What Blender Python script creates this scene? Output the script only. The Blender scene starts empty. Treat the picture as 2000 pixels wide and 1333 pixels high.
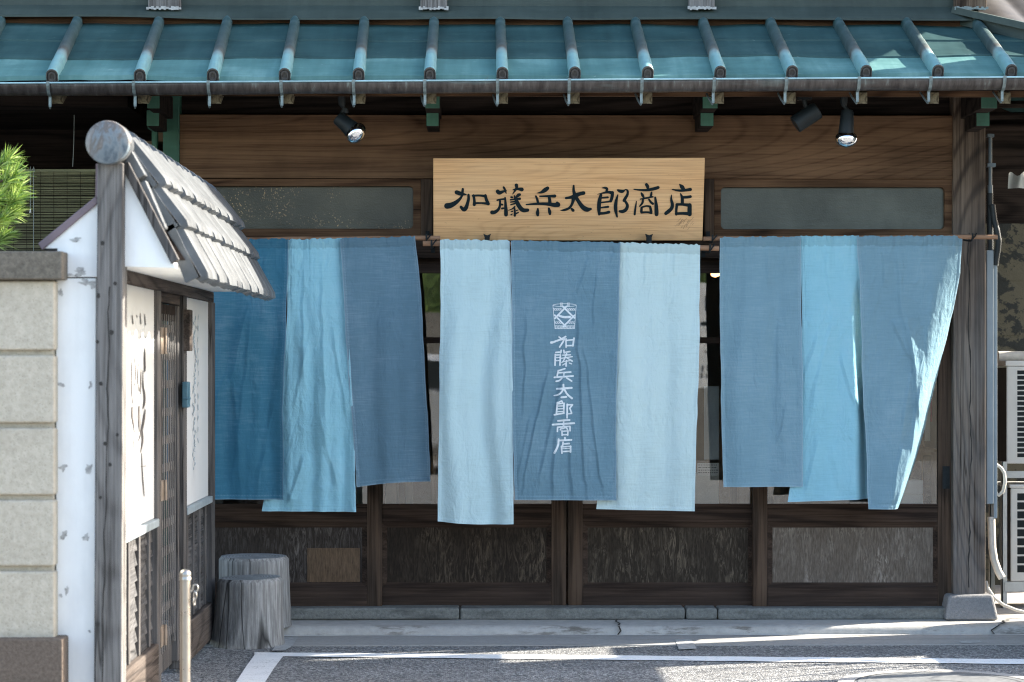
import bpy, bmesh, math, random
import numpy as np
from mathutils import Vector, Matrix
rnd = random.Random(11)
S = bpy.context.scene
COL = S.collection
# ------------------------------------------------------------------ camera, sky, sun
CAM = (0.0, -11.0, 1.31); YAW = 0.01364; FPX = 4400.0; HOR = 706.0
cd = bpy.data.cameras.new('camera'); cam = bpy.data.objects.new('camera', cd); COL.objects.link(cam)
cam.location = CAM; cam.rotation_euler = (math.radians(90), 0, -YAW)
cd.sensor_width = 36.0; cd.lens = FPX / 2000 * 36; cd.shift_y = (HOR - 666.5) / 2000
cd.clip_start = 0.1; cd.clip_end = 3000
cd.dof.use_dof = True; cd.dof.focus_distance = 10.8; cd.dof.aperture_fstop = 4.0
S.camera = cam
SUNV = Vector((1.66, 0.50, 1.0)).normalized()
ELEV = math.asin(SUNV.z); AZ = math.atan2(SUNV.x, SUNV.y)
w = bpy.data.worlds.new('World'); S.world = w; w.use_nodes = True
nt = w.node_tree; nt.nodes.clear()
sky = nt.nodes.new('ShaderNodeTexSky'); sky.sky_type = 'NISHITA'; sky.sun_disc = False
sky.sun_elevation = ELEV; sky.sun_rotation = AZ; sky.air_density = 1.0; sky.dust_density = 1.5; sky.ozone_density = 1.0
bg = nt.nodes.new('ShaderNodeBackground'); bg.inputs[1].default_value = 0.13
out = nt.nodes.new('ShaderNodeOutputWorld')
tm = nt.nodes.new('ShaderNodeMix'); tm.data_type = 'RGBA'; tm.blend_type = 'MULTIPLY'; tm.inputs[0].default_value = 1.0; tm.inputs[7].default_value = (1.07, 1.0, 0.93, 1)
nt.links.new(sky.outputs[0], tm.inputs[6]); nt.links.new(tm.outputs[2], bg.inputs[0]); nt.links.new(bg.outputs[0], out.inputs[0])
sd = bpy.data.lights.new('sun', 'SUN'); sd.energy = 4.0; sd.angle = math.radians(0.53); sd.color = (1.0, 0.93, 0.82)
so = bpy.data.objects.new('sun', sd); COL.objects.link(so); so.location = (6, 2, 8)
so.rotation_euler = SUNV.to_track_quat('Z', 'Y').to_euler()
S.view_settings.view_transform = 'Standard'; S.view_settings.look = 'None'
S.view_settings.exposure = 2.38; S.view_settings.gamma = 1.0
S.render.engine = 'CYCLES'
S.cycles.max_bounces = 8; S.cycles.transparent_max_bounces = 12
S.cycles.use_denoising = True; S.cycles.denoiser = 'OPENIMAGEDENOISE'; S.cycles.denoising_input_passes = 'RGB_ALBEDO_NORMAL'; S.cycles.denoising_prefilter = 'NONE'; S.cycles.filter_width = 1.15; S.cycles.sample_clamp_indirect = 4.0; S.cycles.use_adaptive_sampling = False
# ------------------------------------------------------------------ projection helpers: photo pixels at a known depth -> metres
def P(px, py, Y):
    a = (px - 1000) / FPX; b = (HOR - py) / FPX
    c, s = math.cos(YAW), math.sin(YAW)
    t = (Y - CAM[1]) / (c - a * s)
    return Vector((t * (s + a * c), Y, CAM[2] + t * b))
def G(px, py, z=0.0):
    a = (px - 1000) / FPX; b = (HOR - py) / FPX
    c, s = math.cos(YAW), math.sin(YAW)
    t = (z - CAM[2]) / b
    return Vector((t * (s + a * c), CAM[1] + t * (c - a * s), z))
def PX(px, py, X):
    a = (px - 1000) / FPX; b = (HOR - py) / FPX
    c, s = math.cos(YAW), math.sin(YAW)
    t = X / (s + a * c)
    return Vector((X, CAM[1] + t * (c - a * s), CAM[2] + t * b))
# ------------------------------------------------------------------ numpy noise
def vnoise(x, y, seed=0):
    x = np.asarray(x, float); y = np.asarray(y, float)
    xi = np.floor(x).astype(np.int64); yi = np.floor(y).astype(np.int64)
    xf = x - xi; yf = y - yi
    u = xf * xf * xf * (xf * (xf * 6 - 15) + 10); v = yf * yf * yf * (yf * (yf * 6 - 15) + 10)
    def h(a, b):
        n = (a * 374761393 + b * 668265263 + seed * 1442695041) & 0x7fffffff
        n = ((n ^ (n >> 13)) * 1274126177) & 0x7fffffff
        return ((n ^ (n >> 16)) & 0xffff) / 32767.5 - 1.0
    return (h(xi, yi) * (1 - u) + h(xi + 1, yi) * u) * (1 - v) + (h(xi, yi + 1) * (1 - u) + h(xi + 1, yi + 1) * u) * v
def fbm(x, y, seed=0, o=4, g=0.5):
    r = 0; a = 1.0
    for k in range(o):
        r = r + a * vnoise(x * 2 ** k, y * 2 ** k, seed + k * 17); a *= g
    return r
def ridged(x, y, seed=0, o=3):
    r = 0; a = 1.0
    for k in range(o):
        r = r + a * (1 - np.abs(vnoise(x * 2 ** k, y * 2 ** k, seed + k * 31)) * 2.0); a *= 0.5
    return r
# ------------------------------------------------------------------ mesh builder
class MB:
    def __init__(s): s.v = []; s.f = []; s.m = []; s.uv = None
    def add(s, vs, fs, mi=0):
        b = len(s.v); s.v += [tuple(p) for p in vs]; s.f += [tuple(b + i for i in f) for f in fs]; s.m += [mi] * len(fs); return s
    def box(s, x0, x1, y0, y1, z0, z1, mi=0):
        x0, x1 = sorted((x0, x1)); y0, y1 = sorted((y0, y1)); z0, z1 = sorted((z0, z1))
        vs = [(x, y, z) for x in (x0, x1) for y in (y0, y1) for z in (z0, z1)]
        return s.add(vs, [(0, 1, 3, 2), (4, 6, 7, 5), (0, 4, 5, 1), (2, 3, 7, 6), (0, 2, 6, 4), (1, 5, 7, 3)], mi)
    def pbox(s, px0, py0, px1, py1, Y0, Y1, mi=0):
        a = P(px0, py0, Y0); b = P(px1, py1, Y0)
        return s.box(a.x, b.x, Y0, Y1, a.z, b.z, mi)
    def obox(s, c, ax, ay, az, mi=0):
        c = Vector(c); ax = Vector(ax); ay = Vector(ay); az = Vector(az)
        vs = [c + i * ax + j * ay + k * az for i in (-1, 1) for j in (-1, 1) for k in (-1, 1)]
        return s.add(vs, [(0, 1, 3, 2), (4, 6, 7, 5), (0, 4, 5, 1), (2, 3, 7, 6), (0, 2, 6, 4), (1, 5, 7, 3)], mi)
    def prism(s, pts, d, mi=0):      # polygon (3-D points) pushed along d
        n = len(pts); d = Vector(d); a = [Vector(p) for p in pts]; b = [p + d for p in a]
        return s.add(a + b, [tuple(range(n)), tuple(range(2 * n - 1, n - 1, -1))] + [(i, i + n, (i + 1) % n + n, (i + 1) % n) for i in range(n)], mi)
    def tube(s, pts, r, seg=12, mi=0, cap=True):
        pts = [Vector(p) for p in pts]; n = len(pts)
        rs = r if isinstance(r, (list, tuple)) else [r] * n
        t0 = (pts[1] - pts[0]).normalized()
        u = t0.orthogonal().normalized(); vs = []
        for i, p in enumerate(pts):
            t = ((pts[min(i + 1, n - 1)] - pts[max(i - 1, 0)])).normalized()
            u = (u - t * u.dot(t)).normalized(); v = t.cross(u)
            vs += [p + rs[i] * (math.cos(k * 2 * math.pi / seg) * u + math.sin(k * 2 * math.pi / seg) * v) for k in range(seg)]
        fs = [(i * seg + k, i * seg + (k + 1) % seg, (i + 1) * seg + (k + 1) % seg, (i + 1) * seg + k) for i in range(n - 1) for k in range(seg)]
        if cap: fs += [tuple(range(seg - 1, -1, -1)), tuple((n - 1) * seg + k for k in range(seg))]
        return s.add(vs, fs, mi)
    def grid(s, A, mi=0, flip=False):    # A: (n, m, 3) array
        n, m = A.shape[:2]
        fs = [(i * m + j, i * m + j + 1, (i + 1) * m + j + 1, (i + 1) * m + j) for i in range(n - 1) for j in range(m - 1)]
        if flip: fs = [f[::-1] for f in fs]
        return s.add([tuple(map(float, p)) for p in A.reshape(-1, 3)], fs, mi)
    def build(s, name, mat, parent=None, smooth=0, bevel=0, loc=None, seg=2):
        me = bpy.data.meshes.new(name)
        off = Vector((0, 0, 0))
        if loc is not None: off = Vector(loc)
        elif parent is not None:
            q = parent
            while q: off += q.location; q = q.parent
        me.from_pydata([tuple(Vector(p) - off) for p in s.v], [], s.f)
        for m in (mat if isinstance(mat, (list, tuple)) else [mat]): me.materials.append(m)
        me.polygons.foreach_set('material_index', s.m)
        bm = bmesh.new(); bm.from_mesh(me); bmesh.ops.recalc_face_normals(bm, faces=bm.faces); bm.to_mesh(me); bm.free()
        if smooth:
            me.polygons.foreach_set('use_smooth', [True] * len(me.polygons))
            if smooth < 180: me.set_sharp_from_angle(angle=math.radians(smooth))
        o = bpy.data.objects.new(name, me); COL.objects.link(o)
        if loc is not None: o.location = loc
        if parent is not None: o.parent = parent
        if bevel:
            b = o.modifiers.new('bevel', 'BEVEL'); b.width = bevel; b.segments = seg; b.limit_method = 'ANGLE'; b.angle_limit = math.radians(40)
        return o
def thing(name, label, cat, loc=(0, 0, 0), group=None):
    o = bpy.data.objects.new(name, None); COL.objects.link(o); o.location = loc; o.empty_display_size = 0.1
    o['label'] = label; o['category'] = cat
    if group: o['group'] = group
    return o
def tag(o, label, cat, group=None):
    o['label'] = label; o['category'] = cat
    if group: o['group'] = group
    return o
def struct(o, label=None, cat=None):
    o['kind'] = 'structure'
    if label: o['label'] = label; o['category'] = cat
    return o
# ------------------------------------------------------------------ node helpers
class NT:
    def __init__(s, name):
        s.m = bpy.data.materials.new(name); s.m.use_nodes = True; s.t = s.m.node_tree; s.t.nodes.clear()
        s.out = s.t.nodes.new('ShaderNodeOutputMaterial'); s.b = s.t.nodes.new('ShaderNodeBsdfPrincipled')
        s.t.links.new(s.b.outputs[0], s.out.inputs[0])
        s.tc = s.t.nodes.new('ShaderNodeTexCoord').outputs['Object']
    def set(s, i, v):
        if hasattr(v, 'is_linked') or hasattr(v, 'links'): s.t.links.new(v, i)
        else:
            if isinstance(v, (tuple, list)) and len(v) == 3 and i.type == 'RGBA': v = (*v, 1)
            i.default_value = v
    def map(s, sc=(1, 1, 1), loc=(0, 0, 0), v=None, rot=(0, 0, 0)):
        n = s.t.nodes.new('ShaderNodeMapping'); s.set(n.inputs[0], v or s.tc); n.inputs['Scale'].default_value = sc; n.inputs['Location'].default_value = loc; n.inputs['Rotation'].default_value = rot
        return n.outputs[0]
    def noise(s, v, scale=5, det=4, rough=0.5, dist=0.0):
        n = s.t.nodes.new('ShaderNodeTexNoise'); s.set(n.inputs['Vector'], v)
        n.inputs['Scale'].default_value = scale; n.inputs['Detail'].default_value = det; n.inputs['Roughness'].default_value = rough; n.inputs['Distortion'].default_value = dist
        return n.outputs['Fac']
    def vor(s, v, scale=5, out='Distance', feat='F1', rand=1.0):
        n = s.t.nodes.new('ShaderNodeTexVoronoi'); n.feature = feat; s.set(n.inputs['Vector'], v); n.inputs['Scale'].default_value = scale; n.inputs['Randomness'].default_value = rand
        return n.outputs[out]
    def ramp(s, f, stops, interp='LINEAR'):
        n = s.t.nodes.new('ShaderNodeValToRGB'); s.set(n.inputs[0], f); e = n.color_ramp.elements; n.color_ramp.interpolation = interp
        while len(e) < len(stops): e.new(0.5)
        for k, (p, c) in enumerate(stops):
            e[k].position = p; e[k].color = (*c, 1) if isinstance(c, (tuple, list)) else (c, c, c, 1)
        return n.outputs[0]
    def mix(s, f, a, b, mode='MIX'):
        n = s.t.nodes.new('ShaderNodeMix'); n.data_type = 'RGBA'; n.blend_type = mode; n.clamp_factor = True
        s.set(n.inputs[0], f); s.set(n.inputs[6], a); s.set(n.inputs[7], b); return n.outputs[2]
    def math(s, op, a, b=0.0, c=0.0, clamp=False):
        n = s.t.nodes.new('ShaderNodeMath'); n.operation = op; n.use_clamp = clamp
        s.set(n.inputs[0], a); s.set(n.inputs[1], b); s.set(n.inputs[2], c); return n.outputs[0]
    def xyz(s, v=None):
        n = s.t.nodes.new('ShaderNodeSeparateXYZ'); s.set(n.inputs[0], v or s.tc); return n.outputs
    def attr(s, name):
        n = s.t.nodes.new('ShaderNodeAttribute'); n.attribute_name = name; return n.outputs['Fac']
    def rand(s):
        n = s.t.nodes.new('ShaderNodeObjectInfo'); return n.outputs['Random']
    def bump(s, h, st=0.3, dist=0.01):
        n = s.t.nodes.new('ShaderNodeBump'); n.inputs['Strength'].default_value = st; n.inputs['Distance'].default_value = dist; s.set(n.inputs['Height'], h)
        s.t.links.new(n.outputs[0], s.b.inputs['Normal']); return n
    def fin(s, col, rough=0.6, metal=0.0, spec=0.5):
        s.set(s.b.inputs['Base Color'], col); s.set(s.b.inputs['Roughness'], rough); s.set(s.b.inputs['Metallic'], metal); s.set(s.b.inputs['Specular IOR Level'], spec)
        return s.m
def plain(name, col, rough=0.6, metal=0.0, var=0.15, scale=12, bump=0.1, spec=0.5):
    n = NT(name); k = n.noise(n.map(), scale, 5, 0.6)
    c = n.mix(n.ramp(k, [(0.3, 0.0), (0.7, 1.0)]), tuple(x * (1 - var) for x in col), tuple(min(1, x * (1 + var)) for x in col))
    if bump: n.bump(n.noise(n.map(), scale * 8, 4, 0.6), bump, 0.004)
    r = n.math('MULTIPLY_ADD', k, 0.25, rough - 0.12)
    return n.fin(c, r, metal, spec)
def wood(name, dark, mid, light, axis='x', rings=14, ringscale=1.1, weather=None, wamt=0.0, rough=0.6, bump=0.35, crack=0.0, seed=0.0, contrast=1.0, squash=0.16):
    n = NT(name)
    i = 'xyz'.index(axis)
    sc = [1, 1, 1]; sc[i] = squash
    base = n.map(tuple(sc), (seed, seed * 1.7, seed * 0.6))
    low = n.noise(base, ringscale * 2.2, 0.6, 0.4, 0.15)
    ring = n.math('SINE', n.math('MULTIPLY', low, rings * 6.283))
    ring = n.math('POWER', n.math('MULTIPLY_ADD', ring, 0.5, 0.5), 11.0 if name == 'beam_wood' else 5.0)
    fs = [110, 110, 110]; fs[i] = 2.2
    fine = n.noise(n.map(tuple(fs), (seed, seed, seed)), 1.0, 6, 0.72)
    fs2 = [22, 22, 22]; fs2[i] = 0.8
    band = n.noise(n.map(tuple(fs2), (seed * 3, seed, seed)), 1.0, 3, 0.5)
    g = n.math('ADD', n.math('MULTIPLY', ring, -0.20 * contrast), n.math('ADD', n.math('MULTIPLY', fine, 0.75), n.math('MULTIPLY', band, 0.55)))
    col = n.ramp(g, [(0.33, dark), (0.53, mid), (0.74, light)])
    blot = n.noise(n.map((1, 1, 1), (seed * 2, 3, 1)), 2.3, 4, 0.6)
    col = n.mix(n.ramp(blot, [(0.38, 0.0), (0.75, 0.5)]), col, tuple(x * 0.45 for x in dark))
    if weather:
        wv = n.math('ADD', n.math('MULTIPLY', fine, 0.7), n.math('MULTIPLY', n.noise(n.map(tuple([3 if k != i else 1.0 for k in range(3)]), (seed, 9, 4)), 1.2, 4, 0.6), 0.8))
        wf = n.math('MULTIPLY', n.ramp(wv, [(0.5, 0.0), (0.95, 1.0)]), wamt)
        if name == 'post_wood': wf = n.math('MULTIPLY', n.math('MULTIPLY', wf, 1.5), n.ramp(n.math('ADD', n.math('MULTIPLY', n.xyz()[2], 0.4), n.math('MULTIPLY', fine, 0.2)), [(0.55, 1.0), (0.98, 0.12)]), clamp=True)
        col = n.mix(wf, col, weather)
    h = n.math('ADD', n.math('MULTIPLY', fine, 0.8), n.math('MULTIPLY', ring, -0.35))
    if crack:
        cs = [26, 26, 26]; cs[i] = 0.9
        cr = n.noise(n.map(tuple(cs), (seed * 5, 2, seed)), 1.0, 2, 0.4, 0.2)
        cr = n.ramp(n.math('ABSOLUTE', n.math('SUBTRACT', cr, 0.5)), [(0.0, 1.0), (0.022, 0.0)])
        cm = n.ramp(n.noise(n.map(tuple([4 if k != i else 1.0 for k in range(3)]), (seed, 1, 7)), 1.0, 2), [(0.45, 0.0), (0.6, 1.0)])
        cr = n.math('MULTIPLY', n.math('MULTIPLY', cr, cm), crack)
        col = n.mix(cr, col, tuple(x * 0.2 for x in dark)); h = n.math('SUBTRACT', h, n.math('MULTIPLY', cr, 1.5))
    n.bump(h, bump, 0.006)
    return n.fin(col, n.math('MULTIPLY_ADD', fine, 0.3, rough + 0.05), 0.0, 0.10)
# ------------------------------------------------------------------ materials
M = {}
M['beam'] = wood('beam_wood', (0.024, 0.012, 0.006), (0.095, 0.053, 0.030), (0.165, 0.098, 0.057), 'x', 58, 0.5, rough=0.55, bump=0.25, contrast=0.5, squash=0.22)
M['frame_h'] = wood('frame_wood_h', (0.005, 0.0032, 0.0025), (0.017, 0.0105, 0.0075), (0.058, 0.037, 0.026), 'x', 10, 1.5, (0.14, 0.10, 0.08), 0.32, rough=0.55, seed=2.1)
M['frame_v'] = wood('frame_wood_v', (0.006, 0.0038, 0.0026), (0.027, 0.0155, 0.0095), (0.085, 0.052, 0.033), 'z', 10, 1.5, (0.16, 0.125, 0.10), 0.32, rough=0.55, seed=3.7)
M['trim'] = wood('trim_wood', (0.016, 0.009, 0.005), (0.07, 0.037, 0.021), (0.13, 0.075, 0.043), 'x', 9, 1.5, rough=0.55, seed=5.3)
M['post'] = wood('post_wood', (0.016, 0.011, 0.008), (0.055, 0.037, 0.026), (0.16, 0.118, 0.086), 'z', 46, 0.7, (0.27, 0.25, 0.235), 0.48, rough=0.75, bump=0.6, crack=1.0, seed=1.3, squash=0.2)
M['greypost'] = wood('grey_post_wood', (0.016, 0.015, 0.014), (0.055, 0.050, 0.046), (0.19, 0.18, 0.17), 'z', 40, 0.8, (0.25, 0.245, 0.24), 0.45, rough=0.8, bump=0.8, crack=1.0, seed=8.3, contrast=0.5)
M['gate_v'] = wood('gate_wood_v', (0.010, 0.009, 0.008), (0.042, 0.037, 0.033), (0.12, 0.108, 0.098), 'z', 16, 1.2, (0.20, 0.20, 0.205), 0.45, rough=0.75, bump=0.6, crack=0.6, seed=4.3)
M['gate_h'] = wood('gate_wood_h', (0.009, 0.007, 0.0055), (0.042, 0.030, 0.024), (0.11, 0.086, 0.07), 'y', 16, 1.2, (0.18, 0.165, 0.155), 0.3, rough=0.7, bump=0.5, crack=0.5, seed=6.3)
M['gate_board'] = wood('gate_board_wood', (0.006, 0.006, 0.006), (0.024, 0.023, 0.022), (0.085, 0.082, 0.08), 'y', 30, 1.6, (0.2, 0.2, 0.205), 0.4, rough=0.8, bump=0.7, crack=0.6, seed=7.7)
M['dark'] = wood('dark_wood', (0.006, 0.005, 0.004), (0.018, 0.014, 0.012), (0.04, 0.03, 0.025), 'x', 8, 1.5, rough=0.75, seed=9.1)
def kick(name, base, flake, amt, seed):
    n = NT(name)
    f = n.noise(n.map((48, 48, 9), (seed, 0, seed)), 1.0, 6, 0.70, 1.9)
    f2 = n.noise(n.map((6, 6, 2.5), (seed, 5, seed)), 1.0, 3, 0.6, 0.8)
    fl = n.math('MULTIPLY', n.ramp(f, [(0.47, 0.0), (0.66, 1.0)]), n.ramp(f2, [(0.36, 0.05), (0.68, 1.0)]))
    fin = n.noise(n.map((140, 140, 22), (seed, 0, 0)), 1.0, 3, 0.7)
    col = n.mix(n.math('MULTIPLY', fl, amt), n.ramp(fin, [(0.3, tuple(x * 0.6 for x in base)), (0.7, tuple(x * 1.3 for x in base))]), flake)
    n.bump(n.math('ADD', n.math('MULTIPLY', fin, 0.5), fl), 0.3, 0.004)
    return n.fin(col, 0.7, 0, 0.12)
M['kick'] = [kick('kick_a', (0.035, 0.028, 0.024), (0.19, 0.165, 0.15), 0.85, 1.2), kick('kick_b', (0.028, 0.021, 0.016), (0.20, 0.155, 0.112), 0.8, 4.4),
             kick('kick_c', (0.036, 0.028, 0.021), (0.24, 0.195, 0.145), 0.9, 7.9), kick('kick_d', (0.125, 0.102, 0.082), (0.36, 0.315, 0.27), 0.95, 12.3)]
M['patch'] = kick('ply_patch', (0.125, 0.083, 0.053), (0.07, 0.052, 0.038), 0.5, 3.1)
def copper(name, kind):
    n = NT(name); x = n.xyz()
    lo = n.noise(n.map((3, 3, 3)), 1.0, 5, 0.62)
    st = n.noise(n.map((26, 2.2, 2.2)), 1.0, 4, 0.6)
    hz = n.noise(n.map((1.2, 30, 30)), 1.0, 4, 0.6)
    mixv = n.math('ADD', n.math('MULTIPLY', lo, 0.6), n.math('ADD', n.math('MULTIPLY', st, 0.24), n.math('MULTIPLY', hz, 0.16)))
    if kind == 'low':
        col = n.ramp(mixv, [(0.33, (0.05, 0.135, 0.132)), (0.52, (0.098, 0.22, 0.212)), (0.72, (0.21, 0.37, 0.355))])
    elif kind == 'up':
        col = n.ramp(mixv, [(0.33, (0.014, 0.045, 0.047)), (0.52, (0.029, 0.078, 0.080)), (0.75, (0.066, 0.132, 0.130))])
    elif kind == 'green':
        col = n.ramp(mixv, [(0.33, (0.02, 0.055, 0.04)), (0.55, (0.045, 0.13, 0.092)), (0.75, (0.08, 0.19, 0.14))])
    else:
        col = n.ramp(mixv, [(0.33, (0.022, 0.034, 0.030)), (0.55, (0.042, 0.060, 0.053)), (0.75, (0.072, 0.094, 0.083))])
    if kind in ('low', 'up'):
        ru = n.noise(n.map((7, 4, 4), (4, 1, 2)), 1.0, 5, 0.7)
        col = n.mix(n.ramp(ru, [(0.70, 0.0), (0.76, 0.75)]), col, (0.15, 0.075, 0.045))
        wh = n.noise(n.map((16, 50, 50), (1, 6, 2)), 1.0, 3, 0.6)
        col = n.mix(n.ramp(wh, [(0.70, 0.0), (0.80, 0.5)]), col, (0.5, 0.6, 0.6))
    n.bump(n.noise(n.map((2.5, 5, 5)), 1.0, 3, 0.5), 0.25, 0.05)
    return n.fin(col, n.math('MULTIPLY_ADD', lo, 0.3, 0.42), 0.0, 0.3)
M['cu_low'] = copper('copper_sheet_pale', 'low'); M['cu_up'] = copper('copper_sheet_dark', 'up'); M['cu_green'] = copper('copper_green', 'green'); M['cu_flash'] = copper('copper_flashing', 'flash')  # lowest roof course pale teal, upper courses darker teal
# batten: patina runs from dark at the top over a brown bare band to pale at the lapped foot
n = NT('batten_copper'); z = n.xyz()[1]
wob = n.noise(n.map((9, 9, 9)), 1.0, 4, 0.6)
zz = n.math('ADD', z, n.math('MULTIPLY_ADD', wob, 0.06, -0.03)); zz = n.math('ADD', zz, n.math('MULTIPLY_ADD', n.rand(), 0.06, -0.03))
f = n.math('MULTIPLY', zz, 1 / 0.87)
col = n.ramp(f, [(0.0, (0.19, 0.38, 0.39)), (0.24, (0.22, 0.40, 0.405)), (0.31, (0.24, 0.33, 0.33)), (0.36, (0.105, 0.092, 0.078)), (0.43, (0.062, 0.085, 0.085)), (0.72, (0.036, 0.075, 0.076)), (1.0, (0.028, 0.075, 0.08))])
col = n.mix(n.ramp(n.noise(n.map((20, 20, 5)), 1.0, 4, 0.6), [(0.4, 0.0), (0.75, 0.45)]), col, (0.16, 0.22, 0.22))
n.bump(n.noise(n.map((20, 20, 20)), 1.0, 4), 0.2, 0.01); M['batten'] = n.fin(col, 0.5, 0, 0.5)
M['capface'] = plain('batten_end', (0.075, 0.07, 0.066), 0.55, 0.0, 0.4, 60, 0.3)
n = NT('gutter_copper'); s1 = n.noise(n.map((40, 12, 6)), 1.0, 4, 0.65); s2 = n.noise(n.map((2.5, 9, 9)), 1.0, 4, 0.6)
col = n.ramp(s1, [(0.35, (0.035, 0.028, 0.026)), (0.6, (0.085, 0.075, 0.07)), (0.78, (0.18, 0.22, 0.21))])
col = n.mix(n.ramp(s2, [(0.6, 0.0), (0.75, 0.35)]), col, (0.17, 0.25, 0.25)); n.bump(s1, 0.2, 0.005); M['gutter'] = n.fin(col, 0.42, 0.35, 0.5)
M['rim'] = plain('gutter_rim', (0.30, 0.46, 0.50), 0.4, 0.2, 0.3, 8)
M['steel'] = plain('galvanised_steel', (0.17, 0.21, 0.215), 0.45, 0.5, 0.35, 40)
M['rafterend'] = wood('rafter_end', (0.045, 0.037, 0.024), (0.13, 0.11, 0.075), (0.20, 0.175, 0.12), 'y', 8, 4, rough=0.7, seed=2.2)
def stone(name, a, b, scale=60, rough=0.85, bump=0.5, stain=(0.05, 0.05, 0.045), st=0.4, blur=(1.2, 1.2, 1.2)):
    n = NT(name)
    g = n.noise(n.map(), scale, 6, 0.75); l = n.noise(n.map(blur), 2.0, 5, 0.6)
    sp = n.vor(n.map(), scale * 2.2)
    col = n.ramp(n.math('ADD', n.math('MULTIPLY', g, 0.75), n.math('MULTIPLY', l, 0.3)), [(0.32, a), (0.72, b)])
    col = n.mix(n.ramp(sp, [(0.08, 0.6), (0.22, 0.0)]), col, tuple(x * 0.45 for x in a))
    col = n.mix(n.math('MULTIPLY', n.ramp(l, [(0.5, 0.0), (0.75, 1.0)]), st), col, stain)
    n.bump(n.math('ADD', g, n.math('MULTIPLY', sp, 0.6)), bump, 0.004)
    return n.fin(col, rough, 0, 0.25)
M['block'] = stone('block_stone', (0.35, 0.31, 0.245), (0.56, 0.51, 0.42), 46, stain=(0.22, 0.185, 0.135), st=0.6)
M['coping'] = stone('coping_stone', (0.07, 0.062, 0.05), (0.21, 0.185, 0.15), 55, stain=(0.05, 0.045, 0.04), st=0.6)
M['plinth'] = stone('plinth_stone', (0.06, 0.045, 0.035), (0.20, 0.16, 0.13), 90, stain=(0.03, 0.025, 0.02), st=0.5)
M['sill'] = stone('sill_stone', (0.09, 0.095, 0.088), (0.27, 0.275, 0.255), 60, stain=(0.05, 0.052, 0.048), st=0.85, blur=(2.5, 6, 9))
M['poststone'] = stone('post_stone', (0.15, 0.15, 0.15), (0.30, 0.29, 0.285), 90, st=0.3)
def apron():
    n = NT('apron_concrete'); g = n.noise(n.map(), 24, 6, 0.75); l = n.noise(n.map((0.8, 3, 6)), 2.0, 5, 0.6); y = n.xyz()[1]
    col = n.ramp(n.math('ADD', n.math('MULTIPLY', g, 0.75), n.math('MULTIPLY', l, 0.3)), [(0.32, (0.31, 0.30, 0.28)), (0.72, (0.48, 0.465, 0.435))])
    e = n.ramp(n.math('ABSOLUTE', n.math('ADD', y, 0.243)), [(0.0, 1.0), (0.05, 0.0)])
    d = n.noise(n.map((3.0, 9, 14), (0, 0, 2)), 1.0, 6, 0.7); col = n.mix(n.math('MULTIPLY', e, n.ramp(d, [(0.52, 0.0), (0.60, 0.8)])), col, (0.075, 0.062, 0.045))
    col = n.mix(n.ramp(n.noise(n.map((1.6, 8, 8), (5, 0, 0)), 1.0, 5, 0.65), [(0.52, 0.0), (0.75, 0.5)]), col, (0.2, 0.18, 0.15))
    n.bump(g, 0.25, 0.005); return n.fin(col, 0.85, 0, 0.2)
M['apron'] = apron(); M['apron_old'] = stone('apron_concrete', (0.28, 0.27, 0.25), (0.42, 0.405, 0.375), 22, stain=(0.22, 0.2, 0.17), st=0.55, bump=0.2, blur=(0.8, 3, 6))
M['gutterconc'] = stone('road_gutter_concrete', (0.27, 0.262, 0.248), (0.40, 0.388, 0.365), 40, stain=(0.17, 0.165, 0.155), st=0.6, bump=0.25, blur=(0.5, 3, 3))
n = NT('asphalt')
g = n.vor(n.map(), 125, 'Color'); gv = n.xyz(g)[0]; gd = n.vor(n.map(), 125)
l = n.noise(n.map((1, 2.5, 1)), 1.3, 5, 0.6); f = n.noise(n.map(), 240, 3, 0.7)
col = n.ramp(n.math('ADD', n.math('MULTIPLY', gv, 0.7), n.math('MULTIPLY', f, 0.35)), [(0.15, (0.05, 0.052, 0.055)), (0.5, (0.16, 0.16, 0.158)), (0.85, (0.44, 0.435, 0.42))])
col = n.mix(n.ramp(l, [(0.4, 0.0), (0.7, 0.4)]), col, (0.085, 0.085, 0.085))
n.bump(n.math('SUBTRACT', n.math('MULTIPLY', gv, 0.5), gd), 0.8, 0.006); M['asphalt'] = n.fin(col, 0.8, 0, 0.3)
n = NT('road_paint'); f = n.noise(n.map(), 120, 5, 0.75); l = n.noise(n.map((3, 6, 3)), 2.0, 4)
col = n.mix(n.ramp(n.math('ADD', n.math('MULTIPLY', f, 0.8), n.math('MULTIPLY', l, 0.3)), [(0.60, 0.0), (0.70, 0.8)]), (0.78, 0.78, 0.77), (0.25, 0.25, 0.24))
n.bump(f, 0.4, 0.004); M['paint'] = n.fin(col, 0.7, 0, 0.3)
M['tape'] = plain('pale_cement_patch', (0.36, 0.36, 0.35), 0.8, 0, 0.3, 40)
M['crack'] = plain('crack_dirt', (0.03, 0.028, 0.025), 0.9, 0, 0.3, 60)
def plaster(name, col, dirt, amt, z0=None):
    n = NT(name); a = n.noise(n.map((2.2, 2.2, 1.2)), 2.2, 5, 0.62); b = n.noise(n.map(), 120, 4, 0.6)
    st = n.noise(n.map((30, 30, 1.6)), 1.0, 3, 0.5)
    c = n.mix(n.math('MULTIPLY', n.ramp(a, [(0.5, 0.0), (0.8, 1.0)]), amt), col, dirt)
    c = n.mix(n.ramp(st, [(0.45, 0.0), (0.85, 0.18)]), c, dirt)
    n.bump(b, 0.12, 0.003); return n.fin(c, 0.7, 0, 0.3)
M['plaster'] = plaster('white_painted_board', (0.80, 0.81, 0.80), (0.50, 0.50, 0.49), 0.35)
M['plaster_rough'] = plain('bare_plaster', (0.42, 0.42, 0.41), 0.9, 0, 0.45, 50, 0.5)
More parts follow.
